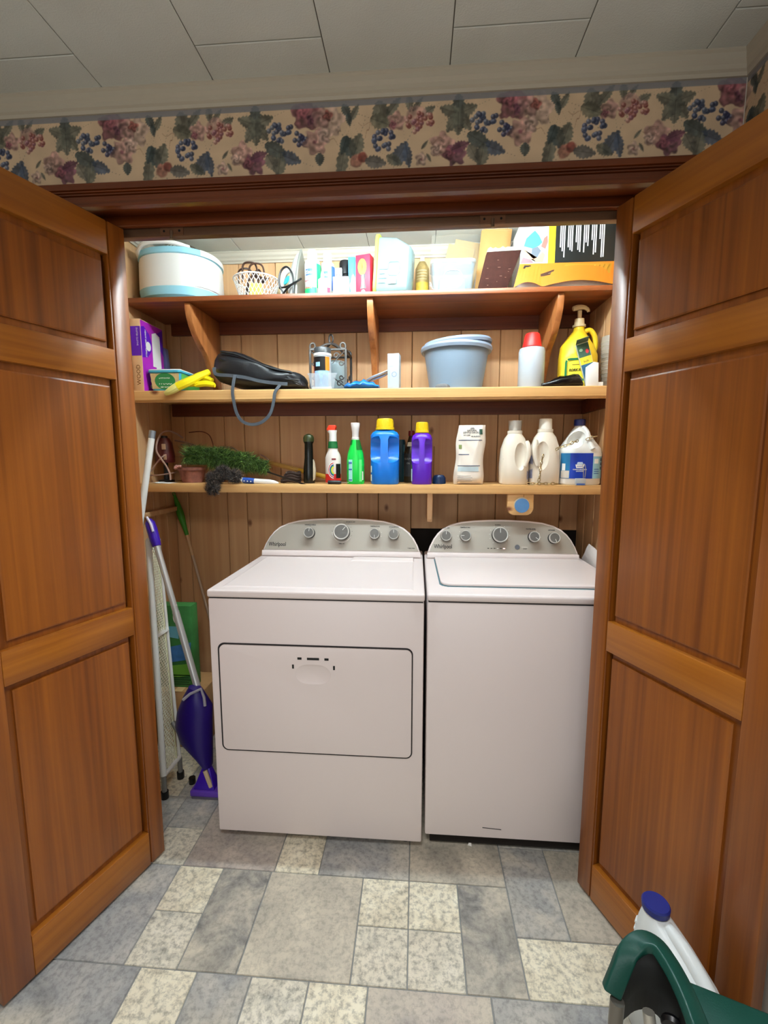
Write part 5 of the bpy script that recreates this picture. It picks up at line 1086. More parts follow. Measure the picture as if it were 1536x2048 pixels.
rob('neck', [(h*.715, r*.47, r*.47), (h*.84, r*.46, r*.46), (h*.885, r*.60, r*.52, 2, -.003), (h*.90, r*.62, r*.52, 2, -.003)], WHITE_PL, t)
MB().prism([(-.025, 0), (-.018, -.009), (.0, -.010), (.014, -.002), (.018, .012), (.016, .018), (-.014, .019)], 'Y', -.014, .014).obj('spray_cap', mat('red_orange_cap', (224,54,20), .4), t, loc=(-.001, 0, h*.915), bevel=.003)
# ---- green bottle
c = base(711.5, 1.99, Z3); h = hz(711, 846, 1.99, Z3); r = .0395
t = thing('dish_bottle', 'vivid green cleaner bottle with a white flip top', 'bottle', c); GB = mat('vivid_green', (20,196,72), .28); GBD = mat('deep_green_label', (14,96,30), .35)
rob('body', [(0, r*.94, r*.74, 2.6), (.005, r, r*.8, 2.6), (h*.38, r*.98, r*.78, 2.5), (h*.50, r*.90, r*.72, 2.3), (h*.62, r*.62, r*.56), (h*.72, r*.46, r*.44), (h*.725, r*.44, r*.42)], GB, t)
wrap('top_label', [(h*.56, r*.78, r*.66), (h*.62, r*.64, r*.58), (h*.72, r*.48, r*.455)], -75, -8, GBD, t, off=.0014); wrap('top_label', [(h*.64, r*.6, r*.55), (h*.72, r*.48, r*.455)], -170, -120, GBD, t, off=.0014)
wrap('info_panel', [(.012, r, r*.8, 2.6), (h*.40, r*.98, r*.78, 2.5)], -128, -100, mat('mint_print', (160,226,214), .5), t); wrap('side_info', [(.012, r, r*.8, 2.6), (h*.40, r*.98, r*.78, 2.5)], -66, -44, mat('light_green_print', (96,220,120), .5), t)
wrap('info_bar', [(.062, r, r*.8, 2.6), (.068, r, r*.8, 2.6)], -126, -102, BLUP, t, off=.0012); wrap('info_bar', [(.09, r, r*.79, 2.6), (.097, r, r*.79, 2.6)], -126, -102, BLUP, t, off=.0012); wrap('info_bar', [(.016, r, r*.8, 2.6), (.021, r, r*.8, 2.6)], -126, -102, BLUP, t, off=.0012)
wrap('barcode', [(.018, r, r*.8, 2.6), (.056, r, r*.8, 2.6)], -42, -30, PAPER, t, off=.0012)
rob('flip_top', [(h*.726, r*.42, r*.42), (h*.76, r*.41, r*.41), (h*.765, r*.37, r*.37), (h*.84, r*.37, r*.37), (h*.90, r*.44, r*.42), (h*.985, r*.52, r*.46), (h, r*.48, r*.42)], mat('satin_white', (214,206,200), .35), t)
t = thing('black_tube', 'short black tube lying before the rainbow-label bottle', 'tube', base(669, 1.952, Z3)+Vector((0, 0, .0085)), R(-4))
MB().lathe([(.0055, -.03), (.0085, -.028), (.0085, .022), (.0065, .03)], n=14).obj('barrel', BLACK, t, rot=(0, R(90), 0)); MB().lathe([(.0015, .0305), (.001, .065)], n=8).obj('needle', STEEL, t, rot=(0, R(90), 0))
# ---- two jugs with yellow caps and front grips
def grip_jug(px, pyt, Yc, rx, ry, mb, mdk, label, stick):
    c = base(px, Yc, Z3); h = hz(px, pyt, Yc, Z3); hs = h*.83
    t = thing('detergent_jug', label, 'jug', c, group='yellow-capped detergent jugs')
    body = rob('body', [(0, rx*.93, ry*.93, 3.2), (.006, rx*.99, ry, 3.2), (hs*.5, rx, ry, 3.2), (hs*.90, rx*.99, ry*.99, 3), (hs*.955, rx*.86, ry*.86, 2.6), (hs*.985, rx*.66, ry*.66, 2.2), (hs, rx*.62, ry*.62, 2)], mb, t, 40)
    cu = MB()
    for s in (-1, 1):
        x0_ = s*(rx*.26); x1_ = s*(rx*1.15); z0_, z1_ = hs*.46, hs*.90
        lo_, hi_ = min(x0_, x1_), max(x0_, x1_)
        a = [(lo_ if s > 0 else hi_, 0)]
        def sec(z_, d_): 
            xi = s*(rx*.26+(.10*rx if z_ > hs*.82 else 0)); xo = s*rx*1.2
            P_ = [(xi, -ry*1.3), (xo, -ry*1.3), (xo, -ry*1.3+d_), (xi, -ry*1.3+d_*.9)]
            return [(p_[0], p_[1], z_) for p_ in (P_ if s > 0 else P_[::-1])]
        cu.loft([sec(hs*.40, ry*.36), sec(hs*.46, ry*.80), sec(hs*.56, ry*1.05), sec(hs*.74, ry*1.05), sec(hs*.82, ry*.86), sec(hs*.88, ry*.40)])
    cut(body, cu)
    rc = rx*.60
    rob('cap', [(hs+.0005, rc*1.08, rc*1.08), (hs+.010, rc*1.08, rc*1.08), (hs+.011, rc*.98, rc*.98), (h*.985, rc*.92, rc*.92), (h, rc*.86, rc*.86)], mat('cap_yellow', (226,190,26), .45), t)
    for k in range(22):
        a_ = R(-180+180*k/21); MB().tube([(rc*.985*math.cos(a_), rc*.985*math.sin(a_), hs+.013), (rc*.925*math.cos(a_), rc*.925*math.sin(a_), h*.978)], .0011, 4).obj('cap_ridge', mat('cap_yellow', (226,190,26), .45), t)
    for n_, z0_, z1_, a0_, a1_, m_ in stick: wrap(n_, [(z0_*hs, rx, ry, 3.2), (z1_*hs, rx, ry, 3.2)], a0_, a1_, m_, t, off=.001)
    return t
BJ = mat('bright_blue_jug', (16,116,214), .3); PJ = mat('purple_jug', (88,30,178), .3)
grip_jug(770, 838, 2.0, .0635, .048, BJ, None, 'bright blue detergent jug with a yellow cap, taller of the two grip jugs', [('price_sticker', .06, .18, -158, -142, PAPER), ('brand_mark', .22, .34, -155, -142, PAPER)])
grip_jug(843, 845, 2.0, .0455, .040, PJ, None, 'purple detergent jug with a yellow cap on the lower shelf', [('label_edge', .06, .30, -175, -146, mat('ice_label', (200,226,240), .45)), ('label_leaf', .30, .38, -170, -150, mat('leaf_green', (70,140,60), .5))])
# ---- behind the jugs
c = base(799, 2.20, Z3); t = thing('flat_container', 'dark teal flat container half hidden behind the blue jug', 'container', c); h = hz(803, 880, 2.20, Z3)
rob('body', [(0, .028, .04, 4), (.004, .03, .042, 4), (h*.93, .03, .042, 4), (h, .026, .038, 4)], mat('dark_teal', (20,70,84), .4), t, 24); box('ridge', .020, .026, -.0455, -.0425, .01, h*.88, mat('teal_ridge', (52,112,124), .4), t, bevel=.001)
c = base(824, 2.11, Z3); c.x -= .004; h = hz(822, 862, 2.13, Z3); r = .036
c.y = 2.13; t = thing('oil_soap_bottle', 'dark amber soap bottle with a red cap behind the purple jug', 'bottle', c)
rob('body', [(0, r*.95, r*.8, 2.4), (.004, r, r*.84, 2.4), (h*.58, r, r*.84, 2.4), (h*.74, r*.62, r*.6), (h*.90, r*.34, r*.34)], mat('dark_amber', (44,34,20), .25), t); rob('cap', [(h*.90+.0004, r*.42, r*.42), (h, r*.40, r*.40)], mat('dark_red_cap', (120,20,24), .4), t)
wrap('label_patch', [(h*.12, r, r*.84, 2.4), (h*.56, r, r*.84, 2.4)], -160, -20, mat('charcoal_label', (34,36,38), .5), t); wrap('neck_oval', [(h*.70, r*.70, r*.66), (h*.78, r*.58, r*.57)], -140, -70, mat('cream_label', (214,200,170), .6), t, off=.0016)
ctext('MURPHY', .0135, -112, h*.44, r*.9, mat('grey_letter', (150,150,144), .6), t, off=.004); ctext('OIL', .010, -112, h*.36, r*.9, mat('grey_letter', (150,150,144), .6), t, off=.004)
t = thing('bent_wire', 'thin rust-brown wire frame standing right of the purple jug', 'wire', base(864, 2.08, Z3)); h = hz(864, 893, 2.08, Z3)
MB().tube([(-.012, 0, .003), (-.014, 0, h), (.008, .002, h), (.006, .002, .003)], .0018, 6).obj('wire', mat('rust_wire', (96,52,26), .5, metal=.4), t)
c = base(878, 2.03, Z3); t = thing('screw_cap', 'loose dark blue screw cap on the lower shelf', 'cap', c); h = hz(878, 950, 2.03, Z3)
rob('cap', [(0, .029, .029), (h*.75, .027, .027), (h*.95, .022, .022), (h, .015, .015)], mat('dark_blue_cap', (16,40,76), .4), t)
for k in range(14): MB().tube([(.0293*math.cos(R(-180+13.5*k)), .0293*math.sin(R(-180+13.5*k)), .002), (.0275*math.cos(R(-180+13.5*k)), .0275*math.sin(R(-180+13.5*k)), h*.72)], .0011, 4).obj('ridge', mat('dark_blue_cap', (16,40,76), .4), t)
# ---- white pouch
t = thing('detergent_pouch', 'crumpled white laundry pouch with blue rules and small print', 'pouch', base(938, 2.0, Z3)); h = hz(940, 851, 2.0, Z3)
rs = []
for j, s in enumerate(np.linspace(0, 1, 22)):
    wl = .064-.004*s+.003*math.sin(s*11); th = .004+.034*(1-s)**.55*math.sin(min(1, s*9+.2)*PI/2); sh = .012*s**1.5
    rs.append([(x_*wl+sh-.004, th*sg*(1-abs(x_)**5)+.004*math.sin(x_*5+s*12)*math.sin(s*7)-(.006*math.exp(-((x_-s*.8+.1)/.16)**2)*s if sg < 0 else 0), .0006+h*s) for sg, xs_ in ((-1, np.linspace(-1, 1, 17)), (1, np.linspace(1, -1, 17))) for x_ in xs_])
po = MB().loft(rs).obj('pouch', mat('pouch_white', (226,214,200), .38), t, smooth=50)
def pfront(x_, s):
    wl = .064-.004*s+.003*math.sin(s*11); th = .004+.034*(1-s)**.55*math.sin(min(1, s*9+.2)*PI/2); sh = .012*s**1.5
    return (x_*wl+sh-.004, -th*(1-abs(x_)**5)+.004*math.sin(x_*5+s*12)*math.sin(s*7)-.006*math.exp(-((x_-s*.8+.1)/.16)**2)*s-.0012, .0006+h*s)
def pprint(n, x0_, x1_, s0, s1, m, nn=10):
    vs = [pfront(x0_+(x1_-x0_)*i/nn, s_) for s_ in (s0, s1) for i in range(nn+1)]; return MB().add(vs, [(i, i+1, nn+2+i, nn+1+i) for i in range(nn)]).obj(n, m, t)
for s0 in (.74, .50, .31): pprint('rule', -.84, .72 if s0 != .5 else -.1, s0, s0+.011, mat('navy_ink', (40,56,92), .5))
pprint('grey_block', -.8, .6, .22, .30, mat('ice_grey_ink', (176,188,190), .5)); 
for k in range(4): pprint('print_line', -.78, .2-.1*(k % 2), .05+.03*k, .058+.03*k, mat('soft_grey_ink', (150,146,142), .6))
pprint('basket_print', .52, .76, .84, .93, mat('basket_green', (40,76,60), .5), 4); pprint('badge_print', -.82, -.62, .60, .67, mat('badge_olive', (110,120,60), .5), 4)
for s_, x_, z_, sz in (('100%', .0, .93, .010), ('NATURAL', .0, .895, .010), ('GENTLE ON SKIN', .0, .86, .010), ('NO DYES', -.35, .82, .007), ('NO BLEACH', .28, .80, .007)):
    o = text(s_, sz, (0, 0, 0), mat('slate_ink', (60,70,80), .6), t, rot=(0, 0, 0), align='CENTER', bold=.0002)
    for v in o.data.vertices:
        q_ = pfront((v.co.x+x_*.06)/.062, min(.995, z_+v.co.y/h)); v.co = (q_[0], q_[1]-.0004, q_[2])
# ---- white softener bottles with moulded handles
WB = mat('softener_white', (226,214,196), .38); SEAMW = mat('mould_seam', (168,156,140), .5)
def soft_bottle(px, pyt, Yc, rx, ry, label, side, capm, capspec):
    c = base(px, Yc, Z3); h = hz(px, pyt, Yc, Z3); hs = h*.80
    t = thing('softener_bottle', label, 'bottle', c, group='white softener bottles')
    body = rob('body', [(0, rx*.90, ry*.90, 2.6), (.006, rx*.97, ry*.97, 2.6), (hs*.35, rx, ry, 2.5), (hs*.70, rx*.92, ry*.93, 2.4), (hs*.90, rx*.70, ry*.72, 2.2), (hs*.98, rx*.50, ry*.56), (hs, rx*.48, ry*.54)], WB, t, 40)
    cx_ = side*rx*.30; cu = MB().loft([[(cx_+side*(.004*(1-q_))+rx*.46*math.sin(ph)*math.cos(a_), -ry*.98-.004+ry*.55*-math.cos(ph)*-1*(-1)*-1, hs*.57+hs*.30*math.sin(ph)*math.sin(a_)) for a_ in [2*PI*k/24 for k in range(24)]] for q_, ph in [(i/8, PI*(.02+.96*i/8)) for i in range(9)]])
    cut(body, cu)
    xb = cx_+side*rx*.30
    MB().tube(spline([(cx_+side*rx*.42, -ry*.62, hs*.84), (cx_+side*rx*.50, -ry*.83, hs*.72), (cx_+side*rx*.48, -ry*.88, hs*.55), (cx_+side*rx*.30, -ry*.90, hs*.36)]), [.009+.003*math.sin(PI*i/18) for i in range(19)], 10).obj('handle', WB, t)
    MB().tube([(-side*rx*.80, -ry*.60, hs*.05), (-side*rx*.82, -ry*.60, hs*.5), (-side*rx*.66, -ry*.55, hs*.78)], .0009, 5).obj('mould_line', SEAMW, t)
    rob('collar', [(hs+.0004, rx*.50, ry*.56), (hs+.012, rx*.50, ry*.56)], WB, t)
    for n_, sp_, m_ in capspec(hs, h, rx): rob(n_, sp_, m_, t)
    a0_, a1_ = (-38, 6) if side < 0 else (-180, -140)
    return t, h, hs
CLRC = clear('clear_cap', (210,206,196), .15, .45)
t, h, hs = soft_bottle(1026, 842, 2.02, .0635, .05, 'white softener bottle with a clear cap, left of its twin', 1, None, lambda hs, h, rx: [('cap', [(hs+.013, rx*.42, rx*.42), (h, rx*.46, rx*.46)], CLRC), ('spout', [(hs+.0128, rx*.16, rx*.16), (h-.010, rx*.10, rx*.10)], WB)])
wrap('label_side', [(hs*.10, .0625, .0492, 2.6), (hs*.62, .0605, .0475, 2.5)], -42, -8, mat('lilac_label', (150,152,176), .5, var=.3, vscale=90), t)
t, h, hs = soft_bottle(1086, 838, 2.025, .066, .052, 'white softener bottle with a plain white cap, beside the bleach jug', -1, None, lambda hs, h, rx: [('cap', [(hs+.0125, rx*.44, rx*.44), (hs+.014, rx*.42, rx*.42), (h*.99, rx*.40, rx*.40), (h, rx*.36, rx*.36)], mat('cap_white', (232,224,210), .4))])
wrap('label_side', [(hs*.12, .065, .0512, 2.6), (hs*.55, .064, .05, 2.5)], -178, -146, mat('lilac_label', (150,152,176), .5, var=.3, vscale=90), t)
# ---- bleach jug
c = base(1155, 2.035, Z3); h = hz(1152, 839, 2.035, Z3); hs = h*.90; rx, ry = .087, .07
t = thing('bleach_jug', 'white gallon bleach jug with a navy cap and blue laundry label', 'jug', c); BW = mat('bleach_white', (228,226,220), .36)
body = rob('body', [(0, rx*.94, ry*.94, 2.8), (.006, rx*.99, ry*.99, 2.8), (hs*.55, rx, ry, 2.8), (hs*.62, rx*.96, ry*.96, 2.6), (hs*.74, rx*.72, ry*.74, 2.3, -.002), (hs*.90, rx*.42, ry*.50, 2, -.004), (hs*.985, rx*.23, ry*.30, 2, -.004), (hs, rx*.22, ry*.28, 2, -.004)], BW, t, 40)
cu = MB().loft([[(-.030+(.030+.012*q_)*math.sin(ph)*math.cos(a_)+.022*math.sin(ph)*math.sin(a_)*.5, -.086+.050*(1-math.cos(ph))/1.0-.012, hs*.76+.040*math.sin(ph)*math.sin(a_)) for a_ in [2*PI*k/20 for k in range(20)]] for q_, ph in [(i/8, PI*(.02+.96*i/8)) for i in range(9)]])
cut(body, cu)
MB().tube(spline([(.004, -.018, hs*.97), (.016, -.034, hs*.88), (.020, -.048, hs*.76), (.026, -.060, hs*.66), (.032, -.066, hs*.60)]), .0115, 10).obj('handle', BW, t)
rob('cap', [(hs+.0004, .024, .024, 2, -.004), (h*.99, .0235, .0235, 2, -.004), (h, .021, .021, 2, -.004)], NAVYP, t)
L0, L1 = hs*.11, hs*.535
def lab(n, a0_, a1_, z0_, z1_, m_, off=.0009): return wrap(n, [(z0_, rx, ry, 2.8), (z1_, rx, ry, 2.8)], a0_, a1_, m_, t, off=off)
lab('label_teal', -165, -122, L0, L1, mat('label_teal', (34,112,158), .45)); lab('label_blue', -123, -74, L0, L1, mat('label_blue', (10,52,158), .4), .0012); lab('label_pale', -74, -20, L0, L1, mat('label_pale', (150,200,216), .45)); lab('label_white_bar', -74, -20, hs*.48, L1, PAPER, .0013)
for k, (a_, z_) in enumerate(((-40, .40), (-40, .33), (-40, .26))): lab('mini_panel', -44, -32, hs*z_, hs*(z_+.05), mat('slate_blue_ink', (60,80,110), .5), .0014)
lab('white_rosette', -70, -54, hs*.36, hs*.44, PAPER, .0014); lab('tile_photo', -160, -125, L0+.002, hs*.24, mat('warm_grey_photo', (206,196,184), .5), .0014); lab('towel_photo', -156, -140, hs*.245, hs*.36, PAPER, .0014)
for k in range(3): lab('print_line', -70, -50, hs*(.26-.035*k), hs*(.272-.035*k), BLUP, .0014)
poly('basket_print', [(-.034, hs*.285), (-.004, hs*.285), (0, hs*.345), (-.038, hs*.345)], -ry-.0016, PAPER, t); 
for k in range(5): poly('basket_hole', [(-.031+.0055*k, hs*.305), (-.0285+.0055*k, hs*.305), (-.0285+.0055*k, hs*.325), (-.031+.0055*k, hs*.325)], -ry-.0022, mat('label_blue', (10,52,158), .4), t)
poly('towel_print', [(-.032, hs*.35), (-.006, hs*.35), (-.009, hs*.385), (-.029, hs*.385)], -ry-.0016, mat('towel_pale', (190,210,226), .5), t)
text('CLEANS & BRIGHTENS', .0058, (-.019, -ry-.0018, hs*.255), PAPER, t, align='CENTER', bold=.0002); text('LAUNDRY', .0075, (-.017, -ry-.0018, hs*.225), PAPER, t, align='CENTER', bold=.0002)
# ---- chain
t = thing('metal_chain', 'pale metal chain draped round the white bottles on the lower shelf', 'chain', (0, 0, 0)); CH = mat('brass_steel', (168,146,104), .32, metal=.85)
def link(p, d, up, L_=.009, w_=.0052):
    d = Vector(d).normalized(); up = Vector(up); u = (up-d*up.dot(d)).normalized()
    MB().tube([Vector(p)+d*L_*math.cos(q_)+u*w_*math.sin(q_) for q_ in np.linspace(0, 2*PI, 15)[:-1]], .0017, 5, closed=True).obj('link', CH, t)
def run(pp):
    S_ = spline(pp, 24); acc = 0; k = 0; last = S_[0]; link(last, S_[1]-S_[0], (0, 0, 1))
    for a_, b_ in zip(S_[:-1], S_[1:]):
        acc += (b_-a_).length
        if acc >= .0135: link(b_, b_-a_, (0, 1, .2) if k % 2 else (0.3, .1, 1)); acc = 0; k += 1
run([at(1078, 960, 1.952), at(1080, 950, 1.95), at(1082, 930, 1.952), at(1086, 912, 1.953)])
zf = Z3+.007
def fl(px, Y): return Vector((at(px, 966, Y).x, Y, zf))
run([fl(1058, 1.957), fl(1075, 1.952), fl(1090, 1.957), fl(1104, 1.951), fl(1118, 1.956)])
run([at(1114, 898, 1.972), at(1122, 894, 1.950), at(1135, 890, 1.942), at(1148, 884, 1.942), at(1155, 882, 1.952)])
run([at(1176, 878, 1.97), at(1186, 874, 1.965), at(1195, 872, 1.965)])
# ---- tin and safety pin before the bleach jug
t = thing('pin_tin', 'tiny silver tin with a safety pin before the bleach jug', 'tin', base(1160, 1.9465, Z3)); 
box('tin', -.020, .022, -.005, .006, 0, .030, mat('dull_silver', (190,196,200), .35, metal=.4), t, bevel=.002); box('tin_label', -.016, .018, -.0058, -.0052, .002, .008, BLUP, t)
MB().tube(spline([(.012, -.001, .031), (.010, -.001, .070), (.006, -.001, .084), (.011, -.001, .090), (.017, -.001, .084), (.020, -.001, .060), (.018, -.001, .033)]), .0016, 6).obj('pin', STEEL, t)
# ---- left end: cord, bundle, pot, dusters
t = thing('cord_coil', 'loose pinkish electric cord looped over a dark clamp lamp at the shelf left end', 'cord', (0, 0, 0)); CW = mat('dusty_pink_cord', (150,118,104), .6)
def pth(*pp): return spline([at(*p_) for p_ in pp], 6)
MB().tube(pth((366,876,2.12), (350,866,2.1), (335,862,2.08), (322,868,2.05), (314,885,2.03), (313,902,2.02), (322,917,2.01), (333,933,2.0), (340,948,2.0), (341,960,2.0)), .0042, 7).obj('cord', CW, t)
MB().tube(pth((302,943,2.02), (312,928,2.02), (323,915,2.025), (332,910,2.04)), .0038, 7).obj('cord', CW, t)
MB().tube(pth((300,951,2.05), (320,950,2.05), (340,947,2.06), (352,945,2.08)), .0036, 7).obj('cord', CW, t)
MB().tube(pth((378,865,2.2), (402,863,2.19), (418,870,2.18), (425,885,2.17), (427,896,2.17)), .0028, 6).obj('cord', mat('rust_cord', (110,60,40), .6), t)
for s_ in ((350,881,375,886,398,894), (362,889,376,890,384,893), (440,894,465,896,480,905), (520,909,530,914,538,921)): MB().tube(pth((s_[0], s_[1], 2.16), (s_[2], s_[3], 2.15), (s_[4], s_[5], 2.14)), .004, 7).obj('cord', CW, t)
c = base(334, 2.10, Z3); t = thing('clamp_lamp', 'dark red and black clamp lamp standing in the cord loops', 'lamp', c); hh = hz(334, 872, 2.10, Z3)
rob('stand', [(0, .036, .036), (.008, .036, .036), (.012, .012, .012), (hh*.5, .010, .010)], mat('black_iron', (20,16,15), .5), t); rob('shade', [(hh*.42, .042, .042), (hh*.55, .044, .044), (hh*.85, .034, .034), (hh*.95, .022, .022)], mat('oxblood', (78,16,14), .4), t)
rob('socket', [(hh*.95+.0004, .016, .016), (hh*1.0, .014, .014)], BLACK, t); box('clip', .018, .032, -.050, -.043, hh*.48, hh*.60, mat('tan_clip', (176,140,110), .5), t, bevel=.002)
box('clip', .012, .030, -.050, -.043, hh*.70, hh*.82, mat('tan_clip', (176,140,110), .5), t, bevel=.002)
t = thing('paper_sheet', 'curled white paper sheet under the lamp on the lower shelf', 'paper', (0, 0, 0)); a = base(302, 1.955, Z3); b = base(340, 1.955, Z3)
MB().add([(a.x+(b.x-a.x)*i/8, y_, Z3+.001+.006*(1-i/8)*(.4+.6*math.sin(i*.9)**2)) for y_ in (1.947, 2.02) for i in range(9)], [(i, i+1, 10+i, 9+i) for i in range(8)]).obj('sheet', PAPER, t, solid=.0006)
c = base(386, 2.06, Z3); t = thing('plant_pot', 'dusty terracotta pot with a frilled rim under the green duster', 'pot', c); hp = hz(386, 934, 2.06, Z3); TER = mat('dusty_terracotta', (136,84,70), .8, var=.3, vscale=60)
MB().loft([ring(0, 0, z_, r_, r_, 28) for z_, r_ in ((0, .046), (hp*.8, .060), (hp*.8, .066), (hp*.98, .068), (hp*.98, .058), (.008, .044))]).obj('pot', TER, t)
for k in range(9):
    a_ = R(-200+12*k); MB().lathe([(.004, -.004), (.007, 0), (.004, .006)], n=8).obj('frill', mat('pink_frill', (196,140,130), .7), t, loc=(.070*math.cos(a_)-.004, .070*math.sin(a_), hp*.98+.006*math.sin(k)))
# green duster
t = thing('feather_duster', 'long fluffy green duster lying along the lower shelf', 'duster', (0, 0, 0)); GR = [mat('grass_green', (66,98,32), .8), mat('grass_dark', (34,54,16), .8), mat('grass_light', (104,136,58), .7)]
A_, B_ = at(376, 912, 2.045), at(528, 930, 2.05)
def core(q_): p_ = A_.lerp(B_, q_); return p_+Vector((0, 0, .014*math.sin(PI*q_)-.02*max(0, q_-.6)))
def gen(rg):
    q_ = rg.random(); p_ = core(q_); a_ = rg.uniform(0, 2*PI); rad = (.084*(1-.35*q_)+.012*math.sin(q_*19))*rg.uniform(.45, 1.2); d_ = Vector((rg.uniform(-.5, .7), math.cos(a_), math.sin(a_)*(.62 if math.sin(a_) > 0 else .95))); tip = p_+d_*rad; tip.z = max(tip.z, Z3+.002+.006*rg.random()); tip.y = 2.05+(tip.y-2.05)*.55
    if q_ < .3: tip.z = max(tip.z, Z3+hp+.004+.012*rg.random())
    return p_+d_*.006, tip, Vector((.020*rg.uniform(-1, 1), .006*rg.uniform(-1, 1), .016*rg.uniform(-.6, 1)))
for i_, m_ in enumerate(GR): fuzz('fluff', m_, t, gen, 4200, 20+i_, .0012)
MB().tube([core(q_) for q_ in np.linspace(0, 1, 14)], .012, 8).obj('core', mat('grass_core', (34,66,20), .9), t)
MB().tube([at(535, 944, 2.02), at(575, 957, 1.985), at(612, 970, 1.953)], .004, 8).obj('handle', BLACK, t)
# grey wool duster
t = thing('wool_duster', 'dark grey wool duster with a blue and white handle hanging over the shelf edge', 'duster', (0, 0, 0)); WG = [mat('wool_dark', (40,36,36), .9), mat('wool_mid', (74,66,62), .9), mat('wool_tan', (120,104,90), .9)]
hA, hB_ = at(483, 960, 1.963), at(557, 966, 1.963)
WC = [at(470, 953, 1.955), at(445, 946, 1.948), at(428, 958, 1.938), at(426, 976, 1.926)]
def genw(rg):
    c_ = rg.choice(WC[:3]+WC[1:]); rad = .041*rg.uniform(.45, 1.15); d_ = Vector((rg.gauss(0, 1), rg.gauss(0, 1), rg.gauss(0, 1))).normalized(); p_ = c_+d_*.006; tip = c_+d_*rad
    if tip.y > 1.936 and tip.z < Z3+.003: tip.z = Z3+.003
    return p_, tip, Vector((rg.uniform(-1, 1), rg.uniform(-1, 1), rg.uniform(-1, 1)))*.012
for i_, (m_, n_) in enumerate(zip(WG, (4200, 3400, 2000))): fuzz('wool', m_, t, genw, n_, 40+i_, .0011)
MB().tube([hA.lerp(hB_, q_)+Vector((0, 0, .0)) for q_ in np.linspace(0, 1, 9)], [.0105, .0125, .0125, .012, .012, .0125, .013, .011, .004], 10).obj('handle', WHITE_PL, t)
MB().tube([hA.lerp(hB_, q_) for q_ in np.linspace(.05, .42, 6)], [.0130, .0134, .0134, .0132, .0126, .009], 10).obj('grip', mat('duster_blue', (36,72,150), .4), t)
for k in range(3): p_ = hA.lerp(hB_, .10+.09*k); MB().lathe([(.0028, 0), (.0028, .001)], n=10).obj('dot', WHITE_PL, t, loc=(p_.x, p_.y-.0130, p_.z-.002), rot=(R(90), 0, 0))
# broom handle lying at the back, dried rope
t = thing('broom_handle', 'yellowish wooden handle lying along the back of the lower shelf', 'pole', (0, 0, 0))
MB().tube([at(538, 925, 2.2), at(600, 941, 2.15), at(656, 955, 2.10)], [.011]*3, 10).obj('handle', wood('yellow_stick', (150,110,50), (196,156,84), 'X', rand=.02), t)
MB().tube([at(598, 940.5, 2.152), at(656, 955, 2.10)], [.0114]*2, 10).obj('painted_end', mat('mustard_paint', (186,142,40), .5), t)
t = thing('rope_coil', 'dark brown coil of rope on the lower shelf beside the slim black bottle', 'rope', base(582, 2.06, Z3)+Vector((0, 0, .008)))
for k in range(4): MB().tube([((.042-.004*k)*math.cos(q_)+.004*k, (.036-.003*k)*math.sin(q_), .012*k+.004*math.sin(3*q_)) for q_ in np.linspace(0, 2*PI, 29)[:-1]], .0075, 7, closed=True).obj('turn', mat('dark_rope', (48,32,24), .9, bump=.5), t)
# ================================================================== things standing left of the dryer
# ---- white tube pole
t = thing('white_pole', 'white tube pole with a grey end leaning in front of the lower shelf', 'pole', (0, 0, 0))
A = at(305, 862, 1.88); B = at(288, 987, 1.84); d = (B-A); D = A+d*((.004-A.z)/d.z)
D = Vector((max(D.x, XL+.035), min(max(D.y, 1.55), 1.8), .012))
# keep the run straight in the picture: the foot lies on the plane through eye, A and B
n_ = (A-_C).cross(B-_C); D.y = 1.62; D.x = -(n_.y*(D.y-_C.y)+n_.z*(D.z-_C.z))/n_.x+_C.x
if D.x < XL+.035: 
    D.x = XL+.035; D.y = _C.y-(n_.x*(D.x-_C.x)+n_.z*(D.z-_C.z))/n_.y
MB().tube([A.lerp(D, .022), D], .0135, 14).obj('tube', WHITE_PL, t); MB().tube([A, A.lerp(D, .0215)], .0138, 14).obj('end_cap', mat('grey_ferrule', (140,144,150), .35, metal=.5), t)
# ---- ironing board
t = thing('ironing_board', 'white mesh-topped ironing board folded and stood against the closet left wall', 'ironing board', (0, 0, 0))
AT, BT, AB, BB = at(297, 1080, 1.80), at(317, 1080, 1.93), at(324, 1500, 1.63), at(352, 1440, 1.76)
AB = AT+(AB-AT)*((AT.z-.10)/(AT.z-AB.z)); BB = BT+(BB-BT)*((BT.z-.10)/(BT.z-BB.z))
MB().tube([AT, AB], .012, 12).obj('frame_tube', WHITE_PL, t); MB().tube([BT, BB], .007, 10).obj('frame_tube', WHITE_PL, t); MB().tube([AT, BT], .010, 10).obj('frame_tube', WHITE_PL, t); MB().tube([AB, BB], .010, 10).obj('frame_tube', WHITE_PL, t)
m1 = AT.lerp(BT, .80); m2 = AB.lerp(BB, .80); MB().tube([m1, m2], .004, 8).obj('rail', mat('ivory_rail', (214,212,170), .5), t)
q1, q2 = AT.lerp(AB, .42), BT.lerp(BB, .42); MB().tube([q1, q2], 0, flat=(.012, .003, (0, 1, 0))).obj('cross_strap', WHITE_PL, t)
nm = (BT-AT).cross(AB-AT).normalized(); me_ = MB(); nu, nv = 5, 44
for s in (1, -1):
    for k in range(-nu, nv):
        pts = []
        for i in range(nu+1):
            u = i/nu; v = (k+(i if s > 0 else nu-i))/nv
            if 0 <= v <= 1: pts.append(AT.lerp(AB, v).lerp(BT.lerp(BB, v), u*.72+.06))
        if len(pts) > 1: me_.tube(pts, .0022, 4)
o = me_.obj('mesh_top', mat('ivory_mesh', (226,222,196), .5), t, smooth=0); o['kind'] = 'stuff'
LA, LB = at(346, 1445, 1.72), at(381, 1500, 1.70); LB.z = max(LB.z, .014)
